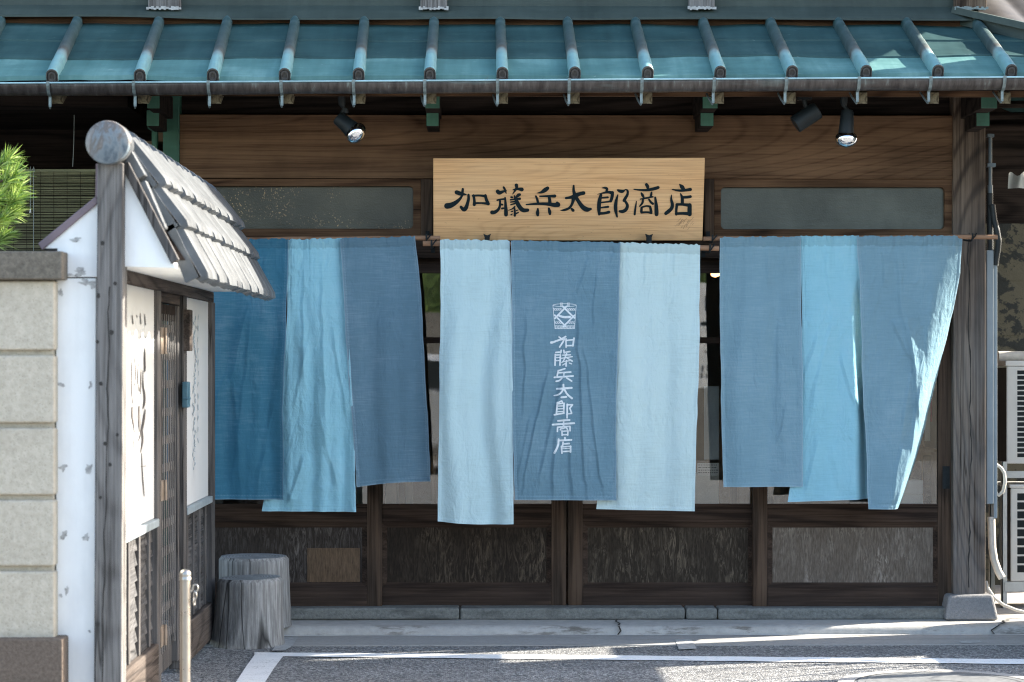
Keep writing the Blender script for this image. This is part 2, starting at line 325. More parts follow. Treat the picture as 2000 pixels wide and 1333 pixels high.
M['panelwhite'] = plaster('white_sign_panel', (0.56, 0.57, 0.565), (0.47, 0.47, 0.47), 0.25)
M['panelsill'] = plain('panel_sill_metal', (0.34, 0.39, 0.41), 0.45, 0.2, 0.2, 20)
M['mauve'] = plain('mauve_sheet', (0.155, 0.115, 0.13), 0.55, 0, 0.15, 9)
M['ink'] = plain('ink', (0.006, 0.014, 0.018), 0.7, 0, 0.2, 60, 0.1, 0.12)
M['inkfade'] = plain('faded_ink', (0.075, 0.068, 0.066), 0.8, 0, 0.3, 60)
M['inkblue'] = plain('faded_blue_ink', (0.20, 0.28, 0.33), 0.8, 0, 0.3, 60)
n = NT('roof_tile'); a = n.noise(n.map(), 9, 5, 0.62); b = n.noise(n.map(), 90, 4, 0.6)
col = n.ramp(a, [(0.3, (0.05, 0.055, 0.06)), (0.6, (0.095, 0.103, 0.108)), (0.8, (0.145, 0.15, 0.15))]); n.bump(b, 0.2, 0.004); M['tile'] = n.fin(col, 0.45, 0, 0.5)
n = NT('ridge_disc_glaze'); a = n.noise(n.map((1.3, 1, 0.8)), 11, 6, 0.68, 0.5); x = n.xyz()
c = n.ramp(a, [(0.32, (0.05, 0.075, 0.10)), (0.45, (0.15, 0.18, 0.20)), (0.54, (0.105, 0.088, 0.078)), (0.62, (0.20, 0.19, 0.18)), (0.75, (0.30, 0.31, 0.31))])
n.bump(n.noise(n.map(), 60, 4), 0.1, 0.004); M['disc'] = n.fin(c, 0.42, 0, 0.5)
n = NT('sign_board_wood')
low = n.noise(n.map((0.16, 1, 1), (3.1, 0, 0.35)), 3.0, 2, 0.4, 0.25); ring = n.math('POWER', n.math('MULTIPLY_ADD', n.math('SINE', n.math('MULTIPLY', low, 210.0)), 0.5, 0.5), 4.0)
fine = n.noise(n.map((3, 120, 170)), 1.0, 4, 0.6); zz = n.xyz()[2]
g = n.math('ADD', n.math('MULTIPLY', fine, 0.8), n.math('MULTIPLY', ring, -0.07))
col = n.ramp(g, [(0.05, (0.31, 0.155, 0.062)), (0.42, (0.62, 0.365, 0.170)), (0.66, (0.72, 0.46, 0.245))])
flk = n.noise(n.map((45, 45, 190)), 1.0, 2, 0.5); col = n.mix(n.ramp(flk, [(0.69, 0.0), (0.76, 0.5)]), col, (0.19, 0.105, 0.05))
bl = n.noise(n.map((1.0, 1, 3.5)), 1.7, 3); col = n.mix(n.ramp(bl, [(0.45, 0.0), (0.75, 0.45)]), col, (0.58, 0.42, 0.25))
n.bump(fine, 0.12, 0.003); M['sign'] = n.fin(col, 0.5, 0, 0.4)
def fabric(name, col, seed, streak=0.13, mott=0.17, fade=(0.5, 0.6, 0.68)):
    n = NT(name)
    h = n.noise(n.map((14, 14, 620), (seed, 0, seed)), 1.0, 4, 0.65); v = n.noise(n.map((520, 520, 10), (seed, 3, 0)), 1.0, 2, 0.5)
    m = n.noise(n.map((2.0, 2, 1.3), (seed, 1, seed)), 1.7, 4, 0.6); m2 = n.noise(n.map((1, 1, 1), (seed, 4, 2)), 7.0, 5, 0.6)
    k = n.math('ADD', n.math('MULTIPLY_ADD', h, 2 * streak, -streak), n.math('MULTIPLY_ADD', v, streak * 0.9, -streak * 0.45))
    sl = n.noise(n.map((11, 11, 170), (seed, 9, 2)), 1.0, 3, 0.6); k = n.math('ADD', k, n.math('MULTIPLY_ADD', sl, 0.26, -0.13)); k = n.math('ADD', k, n.math('MULTIPLY_ADD', m, 2 * mott, -mott)); k = n.math('ADD', k, n.math('MULTIPLY_ADD', m2, mott * 0.9, -mott * 0.45))
    k = n.math('MULTIPLY_ADD', k, 1.0, 0.5)
    c = n.ramp(k, [(0.1, tuple(x * 0.62 for x in col)), (0.5, col), (0.9, tuple(x * 0.6 + y * 0.4 for x, y in zip(col, fade)))])
    c = n.mix(n.math('MULTIPLY', n.attr('wear'), 0.55), c, tuple(x * 0.45 + y * 0.55 for x, y in zip(col, fade)))
    hh = n.math('ADD', n.math('ADD', h, v), n.math('MULTIPLY', n.noise(n.map((30, 30, 22), (seed, 0, 0)), 1.0, 4, 0.6), 1.4))
    rg = n.math('ABSOLUTE', n.math('SUBTRACT', n.noise(n.map((15, 15, 6), (seed, 2, 1)), 1.0, 3, 0.55, 0.9), 0.5))
    rg2 = n.math('ABSOLUTE', n.math('SUBTRACT', n.noise(n.map((34, 34, 24), (seed, 6, 1)), 1.0, 3, 0.6, 0.6), 0.5))
    msk = n.ramp(n.noise(n.map((3, 3, 2), (seed, 8, 3)), 1.0, 3, 0.5), [(0.35, 0.25), (0.65, 1.0)])
    c = n.mix(n.math('MULTIPLY', n.attr('pocket_shade'), 0.30), c, tuple(x * 0.45 for x in col))  # shade in the colour: doubled cloth at the rod passes less light
    hh = n.math('ADD', n.math('MULTIPLY', hh, 0.35), n.math('MULTIPLY', msk, n.math('ADD', n.math('MULTIPLY', rg, 7.0), n.math('MULTIPLY', rg2, 3.0))))
    n.bump(hh, 0.55, 0.004)
    return n.fin(c, 0.9, 0, 0.06)
M['f_deep'] = fabric('cloth_deep_blue', (0.040, 0.140, 0.215), 1.0)
M['f_sky'] = fabric('cloth_sky_blue', (0.235, 0.465, 0.56), 2.0)
M['f_mid'] = fabric('cloth_mid_blue', (0.105, 0.187, 0.248), 3.0)
M['f_mid2'] = fabric('cloth_slate_blue', (0.125, 0.222, 0.285), 4.0)
M['f_pale'] = fabric('cloth_pale_blue', (0.42, 0.575, 0.61), 5.0)
M['f_pale2'] = fabric('cloth_pale_grey_blue', (0.45, 0.585, 0.60), 6.0)
M['f_r'] = fabric('cloth_faded_blue', (0.165, 0.28, 0.345), 7.0)
M['white_dye'] = plain('white_dye', (0.62, 0.68, 0.72), 0.85, 0, 0.12, 90)
def glassmat(name, tint, gloss, rough, bumpscale=0, bst=0.0):
    n = NT(name); t = n.t.nodes
    tr = t.new('ShaderNodeBsdfTransparent'); tr.inputs[0].default_value = (*tint, 1)
    gl = t.new('ShaderNodeBsdfGlossy'); gl.inputs['Roughness'].default_value = rough
    fr = t.new('ShaderNodeFresnel'); fr.inputs['IOR'].default_value = 1.5
    mx = t.new('ShaderNodeMixShader')
    k = n.math('MULTIPLY_ADD', fr.outputs[0], 1.0, gloss)
    n.t.links.new(k, mx.inputs[0]); n.t.links.new(tr.outputs[0], mx.inputs[1]); n.t.links.new(gl.outputs[0], mx.inputs[2])
    n.t.links.new(mx.outputs[0], n.out.inputs[0]); n.t.nodes.remove(n.b)
    return n.m
M['glass'] = glassmat('window_glass', (0.95, 0.96, 0.95), 0.06, 0.004)
n = NT('obscure_glass'); a = n.vor(n.map((1, 1, 1)), 130); b = n.noise(n.map((9, 9, 60)), 1.0, 4, 0.6)
c = n.ramp(n.noise(n.map((1.4, 1, 1.2)), 1.6, 4, 0.6), [(0.35, (0.038, 0.043, 0.036)), (0.7, (0.10, 0.11, 0.094))])
n.bump(n.math('ADD', n.math('MULTIPLY', a, 0.5), n.math('MULTIPLY', b, 0.9)), 0.22, 0.006); M['obscure'] = n.fin(c, 0.3, 0, 0.35)
n = NT('obscure_glass_glint'); a = n.vor(n.map((1, 1, 1)), 130); b = n.noise(n.map((9, 9, 60)), 1.0, 4, 0.6); x = n.xyz()[0]
c = n.ramp(n.noise(n.map((1.4, 1, 1.2)), 1.6, 4, 0.6), [(0.35, (0.032, 0.031, 0.023)), (0.7, (0.082, 0.080, 0.060))])
gv = n.xyz(n.vor(n.map(), 210, 'Color'))[0]
sp = n.math('MULTIPLY', n.ramp(gv, [(0.92, 0.0), (0.95, 1.0)]), n.ramp(n.noise(n.map((1.2, 1, 2)), 2.0, 2), [(0.48, 0.0), (0.68, 1.0)]))
sp = n.math('MULTIPLY', sp, n.ramp(n.math('MULTIPLY_ADD', x, 0.5, 0.5), [(0.32, 1.0), (0.62, 0.15)]))
c = n.mix(sp, c, (0.42, 0.29, 0.15))  # gold glints of light through the pane, painted into its colour
n.bump(n.math('ADD', n.math('MULTIPLY', a, 0.6), n.math('MULTIPLY', b, 0.7)), 0.25, 0.006); M['obscure_glint'] = n.fin(c, 0.3, 0, 0.3)
M['black'] = plain('black_enamel', (0.008, 0.012, 0.014), 0.5, 0, 0.3, 20, 0.1, 0.25)
M['silver'] = plain('mirror_bulb', (0.80, 0.82, 0.84), 0.10, 1.0, 0.05, 10, 0.0)
n = NT('clear_bulb'); n.b.inputs['Transmission Weight'].default_value = 0.6; M['bulbglass'] = n.fin((0.75, 0.8, 0.82), 0.06, 0.3)
M['chrome'] = plain('stainless_steel', (0.42, 0.395, 0.36), 0.30, 1.0, 0.03, 30, 0.0)
M['bamboo_rod'] = wood('rod_wood', (0.10, 0.05, 0.03), (0.25, 0.14, 0.085), (0.36, 0.22, 0.14), 'x', 6, 3, rough=0.5, seed=1.9)
M['iron'] = plain('dark_iron', (0.018, 0.022, 0.024), 0.75, 0.0, 0.4, 40, 0.1, 0.15)
M['navy_tie'] = plain('navy_tie', (0.012, 0.05, 0.085), 0.8, 0, 0.3, 60)
n = NT('blind_reed'); g = n.noise(n.map((3, 60, 300)), 1.0, 4, 0.65); c = n.ramp(g, [(0.3, (0.06, 0.065, 0.03)), (0.55, (0.22, 0.22, 0.12)), (0.8, (0.38, 0.36, 0.21))]); M['reed'] = n.fin(c, 0.65)
M['cord'] = plain('pale_cord', (0.25, 0.28, 0.27), 0.8)
M['whiteplastic'] = plain('white_plastic', (0.58, 0.58, 0.555), 0.45, 0, 0.06, 6, 0.05)
M['acgrey'] = plain('rack_grey', (0.50, 0.52, 0.51), 0.5, 0.1, 0.12, 12)
M['duct'] = plain('duct_plastic', (0.21, 0.255, 0.285), 0.5, 0, 0.12, 5)
M['hose'] = plain('beige_hose', (0.55, 0.51, 0.44), 0.65, 0, 0.15, 30)
M['pipe'] = plain('grey_pipe', (0.10, 0.13, 0.15), 0.5, 0, 0.2, 15)
M['blackpipe'] = plain('black_pipe', (0.022, 0.027, 0.029), 0.55, 0, 0.2, 30, 0.1, 0.25)
n = NT('peeling_boards'); a = n.noise(n.map((3.2, 3, 4.6), (2, 0, 1)), 1.6, 6, 0.72); z = n.xyz()[2]
c = n.mix(n.ramp(a, [(0.50, 0.0), (0.53, 1.0)]), (0.085, 0.078, 0.052), (0.016, 0.019, 0.017)); n.bump(a, 0.6, 0.02); M['peel'] = n.fin(c, 0.85)
n = NT('stump_bark'); g = n.noise(n.map((75, 75, 3.0)), 1.0, 6, 0.72); l = n.noise(n.map((9, 9, 3.0)), 1.3, 5, 0.65)
c = n.ramp(n.math('ADD', n.math('MULTIPLY', g, 0.8), n.math('MULTIPLY', l, 0.4)), [(0.32, (0.045, 0.043, 0.040)), (0.58, (0.20, 0.197, 0.19)), (0.82, (0.44, 0.435, 0.42))])
cr = n.ramp(n.math('ABSOLUTE', n.math('SUBTRACT', n.noise(n.map((6, 6, 0.5)), 1.0, 2, 0.4), 0.5)), [(0.0, 0.9), (0.014, 0.0)]); c = n.mix(cr, c, (0.01, 0.01, 0.01))
n.bump(n.math('SUBTRACT', g, cr), 0.4, 0.005); M['bark'] = n.fin(c, 0.8, 0, 0.3)
n = NT('stump_top'); X_ = n.xyz(); rd = n.math('SQRT', n.math('ADD', n.math('MULTIPLY', X_[0], X_[0]), n.math('MULTIPLY', X_[1], X_[1]))); rd = n.math('ADD', rd, n.math('MULTIPLY', n.noise(n.map(), 7, 3, 0.5), 0.05)); d = n.math('ADD', n.math('MULTIPLY', n.math('SINE', n.math('MULTIPLY', rd, 420.0)), 0.16), n.noise(n.map(), 9, 4, 0.6)); c = n.ramp(d, [(0.3, (0.13, 0.14, 0.142)), (0.7, (0.28, 0.29, 0.29))]); n.bump(n.noise(n.map(), 70, 4), 0.5, 0.005); M['stumptop'] = n.fin(c, 0.85)
def needlemat(name, a, b):
    n = NT(name); c = n.mix(n.noise(n.map(), 30, 3), a, b); n.b.inputs['Subsurface Weight'].default_value = 0.0
    return n.fin(c, 0.5, 0, 0.4)
M['needle'] = [needlemat('pine_needle', (0.16, 0.28, 0.045), (0.28, 0.39, 0.07)), needlemat('pine_needle_pale', (0.33, 0.45, 0.12), (0.46, 0.54, 0.17)), needlemat('pine_needle_deep', (0.09, 0.19, 0.06), (0.15, 0.26, 0.08))]
M['twig'] = plain('pine_twig', (0.075, 0.045, 0.03), 0.85, 0, 0.4, 60)
M['leaf'] = needlemat('hedge_leaf', (0.06, 0.11, 0.03), (0.13, 0.19, 0.05))
M['brass'] = plain('brass_hinge', (0.22, 0.175, 0.135), 0.55, 0.2, 0.25, 30)
M['bluebox'] = plain('blue_enamel', (0.065, 0.15, 0.20), 0.4, 0.1, 0.2, 20)
M['cabinet'] = wood('cabinet_wood', (0.20, 0.11, 0.06), (0.38, 0.24, 0.14), (0.5, 0.34, 0.21), 'z', 8, 2, rough=0.5, seed=3.3)
M['roomwall'] = plain('room_plaster', (0.20, 0.135, 0.085), 0.8, 0, 0.15, 3)
M['roomfloor'] = wood('room_floor', (0.10, 0.06, 0.035), (0.2, 0.125, 0.075), (0.3, 0.2, 0.12), 'x', 8, 2, rough=0.4, seed=4.1)
M['paper'] = plain('paper', (0.66, 0.65, 0.62), 0.8, 0, 0.05, 9, 0.02)
M['film'] = plain('tracing_paper', (0.50, 0.53, 0.53), 0.6, 0, 0.1, 9, 0.05)
M['box'] = plain('white_carton', (0.62, 0.62, 0.61), 0.7, 0, 0.05, 6, 0.02)
M['red'] = plain('red_cloth', (0.45, 0.03, 0.06), 0.8, 0, 0.2, 20)
M['kraft'] = plain('brown_card', (0.24, 0.15, 0.075), 0.75, 0, 0.15, 12)
n = NT('lamp_glow'); n.b.inputs['Emission Color'].default_value = (1, 0.5, 0.16, 1); n.b.inputs['Emission Strength'].default_value = 1.6; M['glow'] = n.fin((0.8, 0.5, 0.25), 0.4)
M['carpaint'] = plain('silver_car_paint', (0.55, 0.56, 0.57), 0.25, 0.5, 0.04, 3, 0.0)
M['carglass'] = plain('car_glass', (0.02, 0.025, 0.028), 0.08, 0, 0.1, 3, 0.0)
M['tyre'] = plain('tyre_rubber', (0.02, 0.02, 0.02), 0.8, 0, 0.2, 30)
M['retain'] = stone('retaining_concrete', (0.12, 0.115, 0.105), (0.22, 0.21, 0.19), 12, stain=(0.07, 0.065, 0.06), st=0.6)
M['blocker_mat'] = plain('blocker_render', (0.30, 0.28, 0.24), 0.85, 0, 0.12, 5)
M['rooftile2'] = plain('grey_roof_tile', (0.05, 0.045, 0.042), 0.6, 0, 0.3, 10)
# ------------------------------------------------------------------ brush strokes
def dense(pts, step):
    o = []
    for (a, b) in zip(pts[:-1], pts[1:]):
        k = max(1, int(math.hypot(b[0] - a[0], b[1] - a[1]) / step))
        for i in range(k):
            t = i / k; o.append(tuple(a[j] + (b[j] - a[j]) * t for j in range(3)))
    o.append(tuple(pts[-1])); return o
def smoothline(pts, k=2):
    for _ in range(k):
        if len(pts) < 3: break
        q = [pts[0]]
        for a, b in zip(pts[:-1], pts[1:]):
            q += [tuple(a[j] * .75 + b[j] * .25 for j in range(3)), tuple(a[j] * .25 + b[j] * .75 for j in range(3))]
        q.append(pts[-1]); pts = q
    return pts
def strokes(mb, lst, fmap, step, k0=0, round_=True, sm=2, thick=0.0):
    for si, st in enumerate(lst):
        pts = dense(smoothline([tuple(p) if len(p) == 3 else (*p, 20) for p in st], sm), step)
        L, R = [], []
        for i, p in enumerate(pts):
            a = pts[max(i - 1, 0)]; b = pts[min(i + 1, len(pts) - 1)]
            dx, dy = b[0] - a[0], b[1] - a[1]; l = math.hypot(dx, dy) or 1
            nx, ny = -dy / l, dx / l; hw = p[2] / 2
            L.append((p[0] + nx * hw, p[1] + ny * hw)); R.append((p[0] - nx * hw, p[1] - ny * hw))
        def cap(p, q):
            if not round_: return []
            ang = math.atan2(p[1] - q[1], p[0] - q[0]); hw = p[2] / 2
            return [(p[0] + hw * math.cos(ang + t), p[1] + hw * math.sin(ang + t)) for t in (-math.pi / 3, -math.pi / 6, 0, math.pi / 6, math.pi / 3)]
        lift = (k0 + si) % 9
        vs = [fmap(x, y, lift) for x, y in L + R]; n = len(pts)
        fs = [(i, i + 1, n + i + 1, n + i) for i in range(n - 1)]
        c1 = cap(pts[-1], pts[-2]); c0 = cap(pts[0], pts[1])
        if c1:
            b = len(vs); vs += [fmap(x, y, lift) for x, y in c1]; fs.append((n - 1, 2 * n - 1) + tuple(range(b, b + 5)))
            b = len(vs); vs += [fmap(x, y, lift) for x, y in c0]; fs.append((n, 0) + tuple(range(b, b + 5)))
        mb.add(vs, fs)
# ================================================================== GROUND
def ease(x): x = np.clip(x, 0, 1); return x * x * (3 - 2 * x)
mb = MB(); mb.box(-400, 400, -400, 400, -0.5, 0.0); struct(mb.build('road', M['asphalt']))
mb = MB(); mb.box(-8, 9, -0.64, -0.24, -0.02, 0.004); struct(mb.build('road_gutter', M['gutterconc']))
mb = MB()
A = np.zeros((160, 7, 3)); xs = np.linspace(-8, 9, 160)
for j, (y, z) in enumerate([(-0.262, -0.02), (-0.256, 0.012), (-0.248, 0.030), (-0.232, 0.041), (-0.19, 0.046), (0.0, 0.050), (6.0, 0.056)]):
    A[:, j, 0] = xs; A[:, j, 1] = y + (0.006 * fbm(xs * 3, xs * 0 + j * 0.2, 5) if j < 4 else 0); A[:, j, 2] = z + (0.003 * fbm(xs * 4, xs * 0 + j * 0.3, 8) if j else 0)
mb.grid(A); pave = struct(mb.build('pavement', M['apron'], smooth=180))
def strip(mb, pts, w, z=0.001):
    for a, b in zip(pts[:-1], pts[1:]):
        a = Vector(a); b = Vector(b); d = (b - a).normalized(); s = Vector((d.y, -d.x, 0)) if abs(d.z) < 0.9 else Vector((1, 0, 0))
        s = s.normalized() * w / 2; u = Vector((0, -0.5, 1)).normalized() * z
        mb.add([a - s + u, a + s + u, b + s + u, b - s + u], [(0, 1, 2, 3)])
mb = MB()
for px, w0 in ((1208, 0.010), (1950, 0.012)):
    x = P(px, 1225, -0.24).x; k = 0.05 if px > 1900 else 0.0
    strip(mb, [(x + 0.004 + k * 2, -0.06, 0.053), (x - 0.006 + k, -0.13, 0.052), (x + 0.008 + k * .6, -0.20, 0.0505), (x, -0.243, 0.046)], w0, 0.003)
    strip(mb, [(x, -0.254, 0.045), (x + 0.010 - k, -0.262, 0.022), (x - 0.006 - k * .4, -0.269, 0.004)], w0 * 1.3, 0.003)
mb.build('crack', M['crack'], pave, loc=(0, 0, 0))
mb = MB()
def gpoly(pts, z): mb.add([G(x, y, z) for x, y in pts], [tuple(range(len(pts)))])
def line(p0, p1, w0, w1, z):
    n = 40; top = []; bot = []
    for i in range(n + 1):
        t = i / n; x = p0[0] + (p1[0] - p0[0]) * t; y = p0[1] + (p1[1] - p0[1]) * t; ww = w0 + (w1 - w0) * t
        top.append((x, y + 0.35 * math.sin(i * 1.7))); bot.append((x, y + ww + 0.35 * math.sin(i * 2.3 + 1)))
    gpoly(top + bot[::-1], z)
line((497, 1274.2), (2600, 1293), 7.5, 10.5, 0.004)
gpoly([(500.5, 1275), (553, 1282), (536, 1304), (516, 1335), (430, 1460), (355, 1460), (459, 1335), (482, 1300)], 0.0055)
struct(mb.build('road_marking', M['paint']))
mb = MB(); gpoly([(533, 1246), (583, 1243), (571, 1262), (556, 1271), (531, 1271), (541, 1258)], 0.0062); gpoly([(1318, 1249), (1350, 1249), (1361, 1267), (1326, 1269)], 0.0062)
gpoly([(1872, 1252), (1912, 1251), (1920, 1255), (1880, 1257)], 0.0062)
struct(mb.build('pavement_patch', M['tape']))
mb = MB(); n_ = 700; V_ = []; 
for i_ in range(n_ + 1):
    x = -4 + 8 * i_ / n_; w_ = max(0.0, 0.012 + 0.016 * float(fbm(x * 5, 0.3, 77, 4))); V_ += [(x, -0.272, 0.0058), (x, -0.273 - w_, 0.0058)]
mb.add(V_, [(2 * i_, 2 * i_ + 1, 2 * i_ + 3, 2 * i_ + 2) for i_ in range(n_)]); mb.build('mortar_line', M['paper'], pave, loc=(0, 0, 0))
# manhole cover at the lower right
c = G(1835, 1330); man = thing('manhole_cover', 'round iron manhole cover with a pale concrete collar, set in the asphalt', 'manhole cover', (c.x, c.y, 0))
def disc(mb, c, r0, r1, z, seg=72, mi=0):
    vs = []
    for r in (r0, r1): vs += [(c[0] + r * math.cos(k * 2 * math.pi / seg), c[1] + r * math.sin(k * 2 * math.pi / seg), z) for k in range(seg)]
    if r0 == 0: mb.add([(c[0], c[1], z)] + vs[seg:], [(0, 1 + k, 1 + (k + 1) % seg) for k in range(seg)], mi)
    else: mb.add(vs, [(k, (k + 1) % seg, seg + (k + 1) % seg, seg + k) for k in range(seg)], mi)
R = 0.435; cc = (c.x, -1.925)
mb = MB(); disc(mb, cc, R - 0.065, R, 0.006); mb.build('collar', M['gutterconc'], man)
mb = MB(); disc(mb, cc, R - 0.080, R - 0.065, 0.003); disc(mb, cc, 0, R - 0.080, 0.007)
disc(mb, cc, R - 0.12, R - 0.112, 0.0085); disc(mb, cc, 0.09, 0.10, 0.0085)
mb.build('lid', plain('manhole_iron', (0.17, 0.175, 0.175), 0.55, 0.1, 0.25, 40), man)
# ================================================================== SHOP BUILDING
shop = thing('shop_building', 'old wooden shopfront with sliding doors under a green copper roof', 'shop', (0, 0.1, 0))
mb = MB(); mb.pbox(1862, 170, 1925, 1164, 0.0, 0.16); mb.build('corner_post', M['post'], shop, bevel=0.004)
ck = [(1893, 455), (1890, 500), (1894, 560), (1891, 640), (1896, 720), (1894, 800), (1898, 880), (1893, 960), (1894, 1040), (1892, 1100), (1893, 1160)]; L_ = []
for k_ in range(len(ck) - 1):
    for t_ in (0, .2, .4, .6, .8): L_.append((ck[k_][0] + (ck[k_ + 1][0] - ck[k_][0]) * t_ + rnd.uniform(-.9, .9), ck[k_][1] + (ck[k_ + 1][1] - ck[k_][1]) * t_, rnd.uniform(0.8, 3.4)))
vs_ = [P(x - w_ / 2, y, -0.0012) for x, y, w_ in L_] + [P(x + w_ / 2, y, -0.0012) for x, y, w_ in L_]; n_ = len(L_)
mb = MB(); mb.add(vs_, [(i_, i_ + 1, n_ + i_ + 1, n_ + i_) for i_ in range(n_ - 1)]); mb.build('post_crack', M['crack'], shop)
mb = MB(); mb.pbox(318, 150, 350, 1210, 0.0, 0.16); mb.build('corner_post', M['cu_green'], shop, bevel=0.004)
mb = MB(); mb.pbox(350, 224, 1862, 350, 0.02, 0.15); mb.build('main_beam', M['beam'], shop, bevel=0.003)
mb = MB(); mb.pbox(350, 120, 1862, 224, 0.09, 0.14); mb.build('frieze', M['dark'], shop)
for x0, x1 in ((822, 845), (1376, 1395), (1098, 1122)):
    mb = MB(); mb.pbox(x0, 350, x1, 463, 0.025, 0.14); mb.build('mullion', M['frame_v'], shop, bevel=0.003)
mb = MB(); mb.pbox(350, 463, 1862, 505, 0.030, 0.15); mb.build('door_lintel', M['frame_h'], shop, bevel=0.004)
def ring(mb, o, i, r, Y0, Y1, mi=0, Yi=None):
    # rectangular ring in the facade plane: outer px rect o, inner rounded px rect i
    def rr(x0, y0, x1, y1, r):
        pts = []
        for cx, cy, a0 in ((x1 - r, y0 + r, -90), (x1 - r, y1 - r, 0), (x0 + r, y1 - r, 90), (x0 + r, y0 + r, 180)):
            pts += [(cx + r * math.cos(math.radians(a0 + t)), cy + r * math.sin(math.radians(a0 + t))) for t in range(0, 91, 15)]
        return pts
    I = rr(*i, r); O = rr(*o, 0.01); n = len(I)
    Yi = Y0 if Yi is None else Yi; vs = [P(x, y, Y0) for x, y in O] + [P(x, y, Yi) for x, y in I]
    vb = [Vector((p.x, Y1, p.z)) for p in vs]
    f = [(k, (k + 1) % n, n + (k + 1) % n, n + k) for k in range(n)]
    f2 = [(2 * n + a, 2 * n + b, 2 * n + c, 2 * n + d) for a, b, c, d in f]
    side = [(n + k, n + (k + 1) % n, 3 * n + (k + 1) % n, 3 * n + k) for k in range(n)] + [(k, (k + 1) % n, 2 * n + (k + 1) % n, 2 * n + k) for k in range(n)]
    mb.add(vs + vb, f + f2 + side, mi)
def transom(o, i, pane):
    mb = MB(); ring(mb, o, i, 9, 0.035, 0.085)
    f = mb.build('transom_window', M['trim'], shop, bevel=0.003)
    mb = MB(); mb.pbox(i[0] - 8, i[1] - 6, i[2] + 8, i[3] + 6, 0.062, 0.068); mb.build('pane', pane, f, loc=None)
transom((350, 350, 822, 463), (392, 364, 807, 447), M['obscure_glint'])
transom((1395, 350, 1862, 463), (1408, 366, 1845, 448), M['obscure'])
KN = 0
def door(x0, x1, Yf, km, patch=False, pull=False):
    a = P(x0, 1188, Yf)
    d = bpy.data.objects.new('sliding_door', None); COL.objects.link(d); d.parent = shop; d.location = (a.x, Yf - 0.1, a.z)
    sw = 29; i0, i1 = x0 + sw, x1 - sw
    for u0, u1 in ((x0, x0 + sw), (x1 - sw, x1)):
        mb = MB(); mb.pbox(u0, 505, u1, 1188.5, Yf, Yf + 0.033); mb.build('stile', M['frame_v'], d, bevel=0.003)
    for v0, v1 in ((505, 534), (985, 1021), (1147, 1187)):
        mb = MB(); mb.pbox(i0, v0, i1, v1, Yf + 0.002, Yf + 0.031); mb.build('rail', M['frame_h'], d, bevel=0.003)
    mb = MB(); mb.pbox(i0, 659, i1, 671, Yf + 0.006, Yf + 0.028); mb.build('glazing_bar', M['frame_h'], d, bevel=0.002)
    mb = MB(); ring(mb, (i0, 1021, i1, 1147), (i0 + 10, 1031, i1 - 10, 1138), 0.5, Yf + 0.007, Yf + 0.032, 0, Yf + 0.021); mb.build('moulding', M['frame_h'], d, bevel=0.002, seg=2)
    mb = MB(); mb.pbox(i0 + 4, 1026, i1 - 4, 1143, Yf + 0.022, Yf + 0.029); mb.build('kick_panel', km, d)
    mb = MB(); mb.pbox(i0 - 3, 530, i1 + 3, 988, Yf + 0.014, Yf + 0.018); mb.build('glass_pane', M['glass'], d)
    if patch:
        mb = MB(); mb.pbox(600, 1071, 703, 1137, Yf + 0.0185, Yf + 0.0215); mb.build('repair_patch', M['patch'], d)
    if pull:
        mb = MB(); ring(mb, (1841, 911, 1855, 955), (1844.5, 918, 1851.5, 947), 3, Yf - 0.002, Yf + 0.006); mb.pbox(1843, 915, 1853, 950, Yf - 0.0008, Yf + 0.004); mb.build('finger_pull', M['iron'], d)
door(353, 746, 0.05, M['kick'][0], patch=True); door(717, 1106, 0.092, M['kick'][1]); door(1109, 1500, 0.092, M['kick'][2]); door(1470, 1861, 0.05, M['kick'][3], pull=True)
mb = MB()
for x0, x1 in ((300, 897), (898.5, 1338), (1340, 1401), (1402.5, 1858)): mb.pbox(x0, 1188.6, x1, 1211, -0.035, 0.2)
mb.build('stone_sill', M['sill'], shop, bevel=0.012, seg=3)
# foot stone of the corner post
a = [P(1853, 1163, -0.05), P(1940, 1162, -0.05)]; b = [P(1846, 1212, -0.09), P(1952, 1212, -0.09)]
mb = MB(); vs = [a[0], a[1], Vector((a[1].x, 0.2, a[1].z)), Vector((a[0].x, 0.2, a[0].z)), b[0], b[1], Vector((b[1].x, 0.25, b[1].z)), Vector((b[0].x, 0.25, b[0].z))]
mb.add(vs, [(0, 1, 2, 3), (0, 4, 5, 1), (1, 5, 6, 2), (2, 6, 7, 3), (3, 7, 4, 0), (4, 7, 6, 5)]); mb.build('post_stone', M['poststone'], shop, bevel=0.014, seg=3)
# ---------- pent roof
EY, TY = -0.75, 0.04
zl = P(0, 155, EY); zr = P(2000, 145, EY)
def ez(x): return zl.z + (zr.z - zl.z) * (x - zl.x) / (zr.x - zl.x)
zt = P(1000, 50, TY).z
XL, XR = -4.2, P(1905, 30, TY).x
mb = MB()
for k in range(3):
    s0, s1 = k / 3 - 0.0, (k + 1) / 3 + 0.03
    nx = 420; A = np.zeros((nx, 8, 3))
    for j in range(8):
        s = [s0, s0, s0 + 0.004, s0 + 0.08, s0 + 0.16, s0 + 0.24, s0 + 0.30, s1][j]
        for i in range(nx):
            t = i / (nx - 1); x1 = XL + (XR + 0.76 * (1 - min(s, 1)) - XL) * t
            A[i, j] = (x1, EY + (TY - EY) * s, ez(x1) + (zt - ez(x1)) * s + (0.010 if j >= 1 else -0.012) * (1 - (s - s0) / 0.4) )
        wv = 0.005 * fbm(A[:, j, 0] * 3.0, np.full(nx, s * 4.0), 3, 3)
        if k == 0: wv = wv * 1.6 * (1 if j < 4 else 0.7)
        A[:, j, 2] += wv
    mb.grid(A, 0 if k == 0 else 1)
roof = mb.build('pent_roof', [M['cu_low'], M['cu_up']], shop, smooth=50)
